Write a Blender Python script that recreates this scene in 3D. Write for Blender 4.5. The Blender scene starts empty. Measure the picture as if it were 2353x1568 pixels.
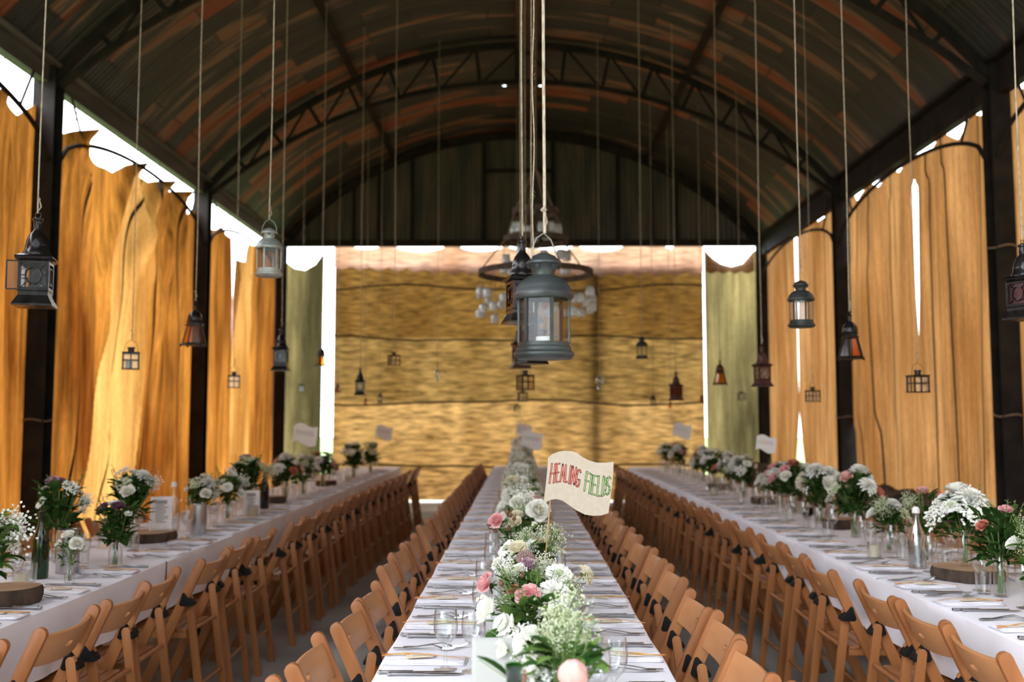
import bpy, bmesh, math, random
from mathutils import Vector, Matrix, Euler, Quaternion

rad = math.radians
S = bpy.context.scene
COL = S.collection
TAU = math.tau

# ------------------------------------------------------------------ camera
CAM = Vector((0.0, 0.0, 1.464))
CAM_ROT = Euler((rad(90 + 4.52), 0, rad(0.513)), 'XYZ')
cd = bpy.data.cameras.new('camera')
cd.lens = 35.0
cd.sensor_width = 36.0
cd.clip_end = 300
cd.dof.use_dof = True
cd.dof.focus_distance = 3.35
cd.dof.aperture_fstop = 2.4
cam = bpy.data.objects.new('camera', cd)
cam.location = CAM
cam.rotation_euler = CAM_ROT
COL.objects.link(cam)
S.camera = cam
FPX = 2353 * 35.0 / 36.0
CM = CAM_ROT.to_matrix()

def ray(px, py):
    return CM @ Vector(((px - 1176.5) / FPX, (784 - py) / FPX, -1))
def at(px, py, Y):
    d = ray(px, py)
    return CAM + d * (Y / d.y)
def on_z(px, py, z):
    d = ray(px, py)
    return CAM + d * ((z - CAM.z) / d.z)
def on_x(px, py, X):
    d = ray(px, py)
    return CAM + d * (X / d.x)

# ------------------------------------------------------------------ sky
W = bpy.data.worlds.new('overcast_sky')
S.world = W
W.use_nodes = True
nt = W.node_tree
nt.nodes.clear()
wo = nt.nodes.new('ShaderNodeOutputWorld')
bg = nt.nodes.new('ShaderNodeBackground')
tc = nt.nodes.new('ShaderNodeTexCoord')
def lobe(direction, power, gain):
    d = Vector(direction).normalized()
    n = nt.nodes.new('ShaderNodeVectorMath'); n.operation = 'DOT_PRODUCT'
    nt.links.new(tc.outputs['Generated'], n.inputs[0]); n.inputs[1].default_value = d
    m = nt.nodes.new('ShaderNodeMath'); m.operation = 'MAXIMUM'; m.inputs[1].default_value = 0
    nt.links.new(n.outputs['Value'], m.inputs[0])
    p = nt.nodes.new('ShaderNodeMath'); p.operation = 'POWER'; p.inputs[1].default_value = power
    nt.links.new(m.outputs[0], p.inputs[0])
    g = nt.nodes.new('ShaderNodeMath'); g.operation = 'MULTIPLY'; g.inputs[1].default_value = gain
    nt.links.new(p.outputs[0], g.inputs[0])
    return g.outputs[0]
SKY_BASE = 8.0
l1 = lobe((-0.75, -0.22, 0.66), 10, 26.0)      # bright hazy sky where the sun stands, beyond the sky-gap side
l2 = lobe((0.25, -0.95, 0.15), 3.2, -7.2)         # sky dimmed before the open front end, added to weaken frontal light
ad = nt.nodes.new('ShaderNodeMath'); ad.operation = 'ADD'
nt.links.new(l1, ad.inputs[0]); nt.links.new(l2, ad.inputs[1])
ad2 = nt.nodes.new('ShaderNodeMath'); ad2.operation = 'ADD'; ad2.inputs[1].default_value = SKY_BASE
nt.links.new(ad.outputs[0], ad2.inputs[0])
bg.inputs['Color'].default_value = (0.87, 0.92, 1.0, 1)
nt.links.new(ad2.outputs[0], bg.inputs['Strength'])
nt.links.new(bg.outputs[0], wo.inputs['Surface'])

S.view_settings.view_transform = 'Standard'
S.view_settings.look = 'None'
S.view_settings.exposure = 0.10
S.view_settings.gamma = 1.0
S.view_settings.use_curve_mapping = False
S.cycles.use_denoising = True
S.cycles.max_bounces = 8
S.cycles.diffuse_bounces = 4
S.cycles.glossy_bounces = 4
S.cycles.transmission_bounces = 6
S.cycles.transparent_max_bounces = 16
S.cycles.caustics_reflective = False
S.cycles.caustics_refractive = False
S.cycles.sample_clamp_indirect = 6.0

# ------------------------------------------------------------------ materials
def hexlin(r, g, b):
    f = lambda c: (c / 255 / 12.92) if c / 255 <= 0.04045 else ((c / 255 + 0.055) / 1.055) ** 2.4
    return (f(r), f(g), f(b), 1)

def new_mat(name):
    m = bpy.data.materials.new(name)
    m.use_nodes = True
    m.node_tree.nodes.clear()
    return m, m.node_tree

def N(t, kind, **kw):
    n = t.nodes.new(kind)
    for k, v in kw.items():
        setattr(n, k, v)
    return n

def noise_col(t, c1, c2, scale=8, stretch=(1, 1, 1), detail=4, lo=.35, hi=.65, coord='Object'):
    tcn = N(t, 'ShaderNodeTexCoord')
    mp = N(t, 'ShaderNodeMapping')
    mp.inputs['Scale'].default_value = stretch
    t.links.new(tcn.outputs[coord], mp.inputs['Vector'])
    nz = N(t, 'ShaderNodeTexNoise')
    nz.inputs['Scale'].default_value = scale
    nz.inputs['Detail'].default_value = detail
    t.links.new(mp.outputs[0], nz.inputs['Vector'])
    rp = N(t, 'ShaderNodeValToRGB')
    rp.color_ramp.elements[0].position = lo
    rp.color_ramp.elements[0].color = c1
    rp.color_ramp.elements[1].position = hi
    rp.color_ramp.elements[1].color = c2
    t.links.new(nz.outputs['Fac'], rp.inputs['Fac'])
    return rp.outputs['Color'], nz.outputs['Fac']

def pm(name, c1, c2=None, rough=.5, metal=0., scale=8, stretch=(1, 1, 1), bump=0., spec=.5, detail=4, coord='Object'):
    m, t = new_mat(name)
    o = N(t, 'ShaderNodeOutputMaterial')
    p = N(t, 'ShaderNodeBsdfPrincipled')
    c2 = c2 or tuple(min(1, v * 1.2) for v in c1[:3]) + (1,)
    col, fac = noise_col(t, c1, c2, scale, stretch, detail, coord=coord)
    t.links.new(col, p.inputs['Base Color'])
    p.inputs['Roughness'].default_value = rough
    p.inputs['Metallic'].default_value = metal
    p.inputs['Specular IOR Level'].default_value = spec
    if bump:
        b = N(t, 'ShaderNodeBump')
        b.inputs['Strength'].default_value = bump
        b.inputs['Distance'].default_value = .01
        t.links.new(fac, b.inputs['Height'])
        t.links.new(b.outputs[0], p.inputs['Normal'])
    t.links.new(p.outputs[0], o.inputs['Surface'])
    return m

def thin(name, c1, c2, trans=.5, scale=20, stretch=(1, 1, 1), coord='Object'):
    """petals, leaves, paper: diffuse plus translucent"""
    m, t = new_mat(name)
    o = N(t, 'ShaderNodeOutputMaterial')
    col, fac = noise_col(t, c1, c2, scale, stretch, 3, coord=coord)
    d = N(t, 'ShaderNodeBsdfDiffuse'); tr = N(t, 'ShaderNodeBsdfTranslucent')
    t.links.new(col, d.inputs['Color']); t.links.new(col, tr.inputs['Color'])
    mx = N(t, 'ShaderNodeMixShader'); mx.inputs[0].default_value = trans
    t.links.new(d.outputs[0], mx.inputs[1]); t.links.new(tr.outputs[0], mx.inputs[2])
    t.links.new(mx.outputs[0], o.inputs['Surface'])
    return m

def glass(name, tint=(.97, .98, .98, 1), edge=.55, base=.05, rough=.03):
    m, t = new_mat(name)
    o = N(t, 'ShaderNodeOutputMaterial')
    col, fac = noise_col(t, tint, tuple(min(1, v * 1.02) for v in tint[:3]) + (1,), 12)
    tr = N(t, 'ShaderNodeBsdfTransparent'); t.links.new(col, tr.inputs['Color'])
    gl = N(t, 'ShaderNodeBsdfGlossy'); gl.inputs['Roughness'].default_value = rough
    lw = N(t, 'ShaderNodeLayerWeight'); lw.inputs['Blend'].default_value = .5
    pw = N(t, 'ShaderNodeMath', operation='POWER'); pw.inputs[1].default_value = 2.5
    t.links.new(lw.outputs['Facing'], pw.inputs[0])
    ma = N(t, 'ShaderNodeMath', operation='MULTIPLY_ADD'); ma.inputs[1].default_value = edge; ma.inputs[2].default_value = base
    t.links.new(pw.outputs[0], ma.inputs[0])
    mx = N(t, 'ShaderNodeMixShader')
    t.links.new(ma.outputs[0], mx.inputs[0]); t.links.new(tr.outputs[0], mx.inputs[1]); t.links.new(gl.outputs[0], mx.inputs[2])
    t.links.new(mx.outputs[0], o.inputs['Surface'])
    return m

HT = .61
def hessian(name, c1, c2, trans=.75, weave='v', c3=None, seed=0.0, dark=.62, hem=None):  # hem: heights and strength of the painted shade near the top
    c1 = tuple(v * HT for v in c1[:3]) + (1,); c2 = tuple(v * HT for v in c2[:3]) + (1,)
    """loosely woven sacking: light passes through it; stained, with slubs along the weave"""
    m, t = new_mat(name)
    o = N(t, 'ShaderNodeOutputMaterial')
    tcn = N(t, 'ShaderNodeTexCoord')
    def nz(scale, stretch, detail=5):
        mp = N(t, 'ShaderNodeMapping'); mp.inputs['Scale'].default_value = stretch
        mp.inputs['Location'].default_value = (seed, seed * 1.7, seed * .6)
        t.links.new(tcn.outputs['Object'], mp.inputs['Vector'])
        n = N(t, 'ShaderNodeTexNoise'); n.inputs['Scale'].default_value = scale; n.inputs['Detail'].default_value = detail
        t.links.new(mp.outputs[0], n.inputs['Vector'])
        return n.outputs['Fac']
    big = nz(1.1, (1, 1, .28) if weave == 'v' else (1, 1, .6), 5)
    fine = nz(14 if weave == 'v' else 24, (1, 1, .06) if weave == 'v' else (.16, 1, 1), 4)
    slub = nz(60, (1, 1, .2) if weave == 'v' else (.05, 1, 1), 2)
    rp = N(t, 'ShaderNodeValToRGB')
    rp.color_ramp.elements[0].position = .36; rp.color_ramp.elements[0].color = c1
    rp.color_ramp.elements[1].position = .66; rp.color_ramp.elements[1].color = c2
    t.links.new(big, rp.inputs['Fac'])
    mr = N(t, 'ShaderNodeMapRange'); mr.inputs['From Min'].default_value = .3; mr.inputs['From Max'].default_value = .7
    mr.inputs['To Min'].default_value = dark; mr.inputs['To Max'].default_value = 1.15 if weave == 'v' else 1.35
    t.links.new(fine, mr.inputs['Value'])
    mr2 = N(t, 'ShaderNodeMapRange'); mr2.inputs['From Min'].default_value = .3; mr2.inputs['From Max'].default_value = .7
    mr2.inputs['To Min'].default_value = .82; mr2.inputs['To Max'].default_value = 1.1
    t.links.new(slub, mr2.inputs['Value'])
    mu = N(t, 'ShaderNodeMath', operation='MULTIPLY')
    t.links.new(mr.outputs[0], mu.inputs[0]); t.links.new(mr2.outputs[0], mu.inputs[1])
    sc = N(t, 'ShaderNodeVectorMath', operation='SCALE')
    t.links.new(rp.outputs['Color'], sc.inputs[0]); t.links.new(mu.outputs[0], sc.inputs['Scale'])
    if hem:      # upper part darkened: shade painted into the cloth colour, with a ragged edge
        sx_ = N(t, 'ShaderNodeSeparateXYZ'); t.links.new(tcn.outputs['Object'], sx_.inputs[0])
        hz = N(t, 'ShaderNodeMath', operation='MULTIPLY_ADD'); hz.inputs[1].default_value = 3.2
        t.links.new(nz(.9, (1, 1, .5), 3), hz.inputs[0]); t.links.new(sx_.outputs['Z'], hz.inputs[2])
        hm = N(t, 'ShaderNodeMapRange'); hm.inputs['From Min'].default_value = hem[0] + 1.6; hm.inputs['From Max'].default_value = hem[1] + 1.6
        hm.inputs['To Min'].default_value = 1; hm.inputs['To Max'].default_value = hem[2]
        t.links.new(hz.outputs[0], hm.inputs['Value'])
        s3 = N(t, 'ShaderNodeVectorMath', operation='SCALE'); t.links.new(sc.outputs[0], s3.inputs[0]); t.links.new(hm.outputs[0], s3.inputs['Scale']); sc = s3
    d = N(t, 'ShaderNodeBsdfDiffuse'); tr = N(t, 'ShaderNodeBsdfTranslucent')
    t.links.new(sc.outputs[0], d.inputs['Color']); t.links.new(sc.outputs[0], tr.inputs['Color'])
    mx = N(t, 'ShaderNodeMixShader'); mx.inputs[0].default_value = trans
    t.links.new(d.outputs[0], mx.inputs[1]); t.links.new(tr.outputs[0], mx.inputs[2])
    t.links.new(mx.outputs[0], o.inputs['Surface'])
    return m

M = {}
def C(r, g, b):
    return (r, g, b, 1)
M['steel'] = pm('dark_painted_steel', C(.010, .008, .007), C(.022, .016, .013), .75, 0, 6, spec=.15)
M['beam'] = pm('grey_weathered_timber', C(.06, .05, .042), C(.12, .10, .085), .8, 0, 5, (1, .2, 1))
M['wood'] = pm('varnished_beech', C(.24, .085, .026), C(.36, .145, .050), .36, 0, 9, (1, 1, .12), .0, .35)
M['wood2'] = pm('varnished_beech_panel', C(.32, .135, .050), C(.45, .21, .088), .33, 0, 9, (1, .15, 1), .0, .4)
M['black'] = pm('black_plastic', C(.005, .005, .005), C(.010, .009, .009), .6, spec=.15)
M['linen'] = pm('white_cotton_cloth', C(.78, .77, .82), C(.84, .83, .88), .85, 0, 5, bump=.05)
M['napkin'] = pm('white_napkin_cotton', C(.80, .79, .85), C(.86, .85, .9), .9, 0, 30, bump=.1)
M['cutlery'] = pm('polished_cutlery_steel', C(.32, .32, .34), C(.44, .44, .45), .28, 1, 20)
M['brushed'] = pm('brushed_steel', C(.42, .42, .43), C(.58, .58, .6), .32, 1, 10, (1, 1, .05))
M['floor'] = pm('dusty_concrete', C(.30, .285, .255), C(.50, .48, .44), .9, 0, 1.3, (1, 1, 1), .25, .2, 8)
M['earth'] = pm('dark_earth_wall', C(.035, .024, .018), C(.10, .072, .052), .95, 0, 3, (1, 1, 2.2), .8, .2, 8)
M['grass'] = pm('outdoor_grass', C(.10, .17, .05), C(.22, .30, .12), .9, 0, 2, (1, 1, 1), .2, .2, 6)
M['rope'] = pm('jute_rope', C(.26, .20, .15), C(.46, .38, .30), .9, 0, 120, (1, 1, .3), .5)
M['ropedark'] = pm('brown_hemp_cord', C(.12, .075, .045), C(.2, .13, .08), .9, 0, 80)
M['zinc'] = pm('grey_zinc_metal', C(.016, .019, .019), C(.046, .051, .052), .45, .3, 9, bump=.1)
M['zinclight'] = pm('pale_zinc_metal', C(.24, .26, .25), C(.40, .42, .41), .42, .5, 9)
M['iron'] = pm('black_lacquered_metal', C(.010, .009, .009), C(.026, .022, .022), .22, .5, 25, bump=.2)
M['rusty'] = pm('brown_rusted_metal', C(.035, .016, .012), C(.09, .035, .025), .5, .5, 20)
M['glass'] = glass('clear_glass', edge=.8, base=.07)
M['lglass'] = glass('lantern_window_glass', (.9, .91, .91, 1), .4, .025, .12)
M['jar'] = glass('jar_glass', (.86, .89, .9, 1), .8, .22, .12)
M['bottlegreen'] = glass('green_bottle_glass', (.13, .40, .09, 1), .5, .06)
M['bottledark'] = glass('dark_bottle_glass', (.02, .025, .025, 1), .5, .06)
M['amber'] = glass('amber_glass', (.95, .70, .26, 1), .25, .03, .1)
M['red'] = glass('red_glass', (.62, .03, .04, 1), .3, .04, .1)
def frosted(name, tint, k):
    m = glass(name, tint, .8, .22, .12); t = m.node_tree
    o = [n for n in t.nodes if n.type == 'OUTPUT_MATERIAL'][0]; g = o.inputs['Surface'].links[0].from_socket
    d = N(t, 'ShaderNodeBsdfDiffuse'); tr = N(t, 'ShaderNodeBsdfTranslucent'); d.inputs['Color'].default_value = tr.inputs['Color'].default_value = C(.9, .92, .93)
    m1 = N(t, 'ShaderNodeMixShader'); m1.inputs[0].default_value = .6; t.links.new(d.outputs[0], m1.inputs[1]); t.links.new(tr.outputs[0], m1.inputs[2])
    m2 = N(t, 'ShaderNodeMixShader'); m2.inputs[0].default_value = k; t.links.new(g, m2.inputs[1]); t.links.new(m1.outputs[0], m2.inputs[2])
    t.links.new(m2.outputs[0], o.inputs['Surface'])
    return m
M['jarf'] = frosted('milky_jar_glass', (.9, .93, .94, 1), .7)
M['wax'] = thin('ivory_wax', C(.75, .68, .5), C(.82, .76, .6), .3, 5)
M['bark'] = pm('rough_bark', C(.022, .014, .009), C(.085, .055, .036), .95, 0, 22, (1, 1, .25), .9)
M['cut'] = pm('cut_log_face', C(.34, .21, .12), C(.48, .33, .20), .8, 0, 6, (1, 1, 1), .1)
M['card'] = pm('cream_card', C(.46, .38, .30), C(.50, .42, .34), .9, 0, 60, bump=.05)
M['paperw'] = pm('white_paper_card', C(.72, .70, .68), C(.78, .76, .74), .9, 0, 40)
M['frost'] = thin('frosted_menu_card', C(.43, .43, .40), C(.47, .47, .44), .2, 3)
M['tag'] = pm('cream_paper_tag', C(.78, .68, .48), C(.83, .74, .55), .9, 0, 40)
M['stalk'] = pm('dyed_dry_grass', C(.45, .12, .03), C(.55, .33, .10), .8, 0, 18)
M['ink'] = pm('black_ink', C(.012, .012, .012), C(.02, .02, .02), .8)
M['redink'] = pm('red_pencil', C(.62, .13, .10), C(.74, .2, .15), .9, 0, 160)
M['greenink'] = pm('green_pencil', C(.24, .40, .13), C(.34, .5, .2), .9, 0, 160)
M['greyink'] = pm('grey_brush_mark', C(.30, .28, .27), C(.42, .40, .38), .9, 0, 60)
M['blueink'] = pm('blue_brush_mark', C(.20, .24, .45), C(.3, .34, .5), .9, 0, 60)
M['cane'] = pm('bamboo_cane', C(.30, .17, .06), C(.46, .29, .12), .6, 0, 30, (1, 1, .2))
M['bamboo_ring'] = pm('dark_chandelier_hoop', C(.03, .018, .012), C(.075, .045, .03), .8, 0, 15)
M['leaf'] = thin('dark_green_leaf', C(.018, .05, .012), C(.06, .13, .03), .3, 14)
M['leaf2'] = thin('fresh_green_leaf', C(.08, .16, .03), C(.22, .34, .09), .4, 16)
M['stem'] = pm('green_stem', C(.07, .12, .03), C(.16, .22, .07), .6, 0, 20)
M['pinkp'] = thin('pink_petal', C(.86, .40, .43), C(.93, .68, .65), .4, 22)
M['peachp'] = thin('blush_petal', C(.76, .45, .40), C(.84, .62, .54), .4, 16)
M['whitep'] = thin('white_petal', C(.88, .88, .80), C(.94, .94, .90), .28, 20)
M['creamp'] = thin('cream_petal', C(.86, .82, .62), C(.91, .88, .74), .45, 20)
M['mauvep'] = thin('mauve_petal', C(.40, .22, .30), C(.62, .46, .5), .35, 20)
M['greenw'] = thin('greenish_white_floret', C(.62, .70, .42), C(.84, .87, .72), .4, 25)
M['sedum'] = pm('brown_sedum_head', C(.24, .15, .13), C(.40, .27, .24), .9, 0, 90)
M['yellow'] = pm('yellow_flower_eye', C(.62, .42, .04), C(.75, .55, .1), .8)
M['brownbud'] = pm('brown_rose_hip', C(.12, .05, .03), C(.24, .12, .06), .7, 0, 30)
M['purple'] = thin('dusty_purple_petal', C(.16, .06, .12), C(.32, .16, .24), .35, 20)
M['salmon'] = thin('salmon_petal', C(.62, .2, .14), C(.75, .32, .22), .35, 20)

HL = 1.0
M['hess_l'] = hessian('orange_backlit_sacking', C(.11, .028, .004), C(.40, .150, .026), .8, 'v', seed=1.3, dark=.36, hem=(2.6, 4.3, .45))
M['hess_l2'] = hessian('sunlit_pale_sacking', C(.23, .090, .018), C(.50, .25, .070), .8, 'v', seed=6.3, dark=.7, hem=(3.2, 4.3, .6))  # colour of the painted sunlit bands
M['hess_r'] = hessian('tan_backlit_sacking', C(.25, .098, .028), C(.46, .215, .080), .8, 'v', seed=4.1, hem=(3.4, 4.4, .8))
M['hess_g'] = hessian('olive_backlit_sacking', C(.06, .046, .020), C(.34, .25, .105), .75, 'v', seed=2.2)
M['hess_v'] = hessian('pale_pink_sacking', C(.40, .20, .115), C(.58, .35, .235), .85, 'h', seed=7.0)
M['hess_b'] = [hessian('woven_reed_shaded', C(.105, .046, .010), C(.165, .080, .020), .8, 'h', seed=3.0, dark=.36),  # outdoor light gradient painted into the cloth, darker towards the top
               hessian('woven_reed_half_lit', C(.15, .076, .021), C(.24, .130, .041), .8, 'h', seed=3.5, dark=.34),
               hessian('woven_reed_lit', C(.25, .122, .036), C(.40, .215, .076), .8, 'h', seed=5.0, dark=.32)]
M['seam'] = pm('dark_stitched_seam', C(.03, .022, .01), C(.06, .042, .02), .95, 0, 30)
M['hedge'] = thin('hedge_leaf', C(.12, .22, .05), C(.3, .42, .14), .4, 5)

def roof_material():
    m, t = new_mat('rusted_corrugated_sheet')
    o = N(t, 'ShaderNodeOutputMaterial')
    p = N(t, 'ShaderNodeBsdfPrincipled')
    uv = N(t, 'ShaderNodeUVMap'); uv.uv_map = 'UVMap'
    br = N(t, 'ShaderNodeTexBrick')
    br.inputs['Color1'].default_value = C(0, 0, 0); br.inputs['Color2'].default_value = C(1, 1, 1)
    br.inputs['Mortar'].default_value = C(.5, .5, .5)
    br.inputs['Scale'].default_value = 1; br.inputs['Mortar Size'].default_value = .0
    br.inputs['Brick Width'].default_value = 1.55; br.inputs['Row Height'].default_value = .31
    br.offset = .37
    t.links.new(uv.outputs[0], br.inputs['Vector'])
    br2 = N(t, 'ShaderNodeTexBrick')       # lap joints: a narrow rust stained strip per row
    br2.inputs['Color1'].default_value = C(0, 0, 0); br2.inputs['Color2'].default_value = C(0, 0, 0)
    br2.inputs['Mortar'].default_value = C(1, 1, 1)
    br2.inputs['Scale'].default_value = 1; br2.inputs['Mortar Size'].default_value = .075; br2.inputs['Mortar Smooth'].default_value = .9
    br2.inputs['Brick Width'].default_value = 40; br2.inputs['Row Height'].default_value = .62
    t.links.new(uv.outputs[0], br2.inputs['Vector'])
    br3 = N(t, 'ShaderNodeTexBrick')       # dark end laps across the sheets
    br3.inputs['Color1'].default_value = C(1, 1, 1); br3.inputs['Color2'].default_value = C(1, 1, 1)
    br3.inputs['Mortar'].default_value = C(.45, .42, .40)
    br3.inputs['Scale'].default_value = 1; br3.inputs['Mortar Size'].default_value = .022; br3.inputs['Mortar Smooth'].default_value = .5
    br3.inputs['Brick Width'].default_value = 1.55; br3.inputs['Row Height'].default_value = .31; br3.offset = .37
    t.links.new(uv.outputs[0], br3.inputs['Vector'])
    mp = N(t, 'ShaderNodeMapping'); mp.inputs['Scale'].default_value = (.75, 4.2, 1)
    t.links.new(uv.outputs[0], mp.inputs['Vector'])
    nz = N(t, 'ShaderNodeTexNoise'); nz.inputs['Scale'].default_value = 1.0; nz.inputs['Detail'].default_value = 6
    t.links.new(mp.outputs[0], nz.inputs['Vector'])
    # rust = noise*.9 + rand*.35 + lap*.35
    a = N(t, 'ShaderNodeMath', operation='MULTIPLY_ADD'); a.inputs[1].default_value = .36
    t.links.new(br.outputs['Color'], a.inputs[0]); t.links.new(nz.outputs['Fac'], a.inputs[2])
    b = N(t, 'ShaderNodeMath', operation='MULTIPLY_ADD'); b.inputs[1].default_value = .06
    t.links.new(br2.outputs['Color'], b.inputs[0]); t.links.new(a.outputs[0], b.inputs[2])
    rp = N(t, 'ShaderNodeValToRGB')
    e = rp.color_ramp.elements
    e[0].position = .45; e[0].color = C(.022, .026, .024)
    e[1].position = 1.0; e[1].color = C(.20, .046, .017)
    for pos, c in ((.66, C(.034, .035, .030)), (.74, C(.055, .047, .037)), (.79, C(.15, .108, .075)), (.83, C(.21, .11, .058)), (.87, C(.23, .070, .028))):
        x = e.new(pos); x.color = c
    t.links.new(b.outputs[0], rp.inputs['Fac'])
    mu = N(t, 'ShaderNodeMix', data_type='RGBA', blend_type='MULTIPLY'); mu.inputs[0].default_value = 1
    t.links.new(rp.outputs['Color'], mu.inputs[6]); t.links.new(br3.outputs['Color'], mu.inputs[7])
    t.links.new(mu.outputs[2], p.inputs['Base Color'])
    p.inputs['Roughness'].default_value = .6; p.inputs['Metallic'].default_value = .15
    wv = N(t, 'ShaderNodeTexWave'); wv.bands_direction = 'Y'; wv.inputs['Scale'].default_value = 4.2
    t.links.new(uv.outputs[0], wv.inputs['Vector'])
    bu = N(t, 'ShaderNodeBump'); bu.inputs['Strength'].default_value = .5; bu.inputs['Distance'].default_value = .02
    t.links.new(wv.outputs['Fac'], bu.inputs['Height']); t.links.new(bu.outputs[0], p.inputs['Normal'])
    # two nail holes rusted right through
    geo = N(t, 'ShaderNodeTexCoord')
    prev = None
    for hx, hy in ((-.255, 15.2), (.31, 15.2)):
        ds = N(t, 'ShaderNodeVectorMath', operation='DISTANCE')
        sp = N(t, 'ShaderNodeSeparateXYZ'); cb = N(t, 'ShaderNodeCombineXYZ')
        t.links.new(geo.outputs['Object'], sp.inputs[0]); t.links.new(sp.outputs[0], cb.inputs[0]); t.links.new(sp.outputs[1], cb.inputs[1])
        t.links.new(cb.outputs[0], ds.inputs[0]); ds.inputs[1].default_value = (hx, hy, 0)
        lt = N(t, 'ShaderNodeMath', operation='LESS_THAN'); lt.inputs[1].default_value = .035
        t.links.new(ds.outputs['Value'], lt.inputs[0])
        if prev is None:
            prev = lt.outputs[0]
        else:
            mxm = N(t, 'ShaderNodeMath', operation='MAXIMUM')
            t.links.new(prev, mxm.inputs[0]); t.links.new(lt.outputs[0], mxm.inputs[1]); prev = mxm.outputs[0]
    tr = N(t, 'ShaderNodeBsdfTransparent')
    ms = N(t, 'ShaderNodeMixShader')
    t.links.new(prev, ms.inputs[0]); t.links.new(p.outputs[0], ms.inputs[1]); t.links.new(tr.outputs[0], ms.inputs[2])
    t.links.new(ms.outputs[0], o.inputs['Surface'])
    return m
M['roof'] = roof_material()

def gable_material():
    m, t = new_mat('weathered_corrugated_gable')
    o = N(t, 'ShaderNodeOutputMaterial'); p = N(t, 'ShaderNodeBsdfPrincipled')
    col, fac = noise_col(t, C(.032, .033, .029), C(.105, .075, .055), 3.4, (1.6, 1, .25), 6, .35, .7)
    t.links.new(col, p.inputs['Base Color']); p.inputs['Roughness'].default_value = .7
    t.links.new(p.outputs[0], o.inputs['Surface'])
    return m
M['gable'] = gable_material()

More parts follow.
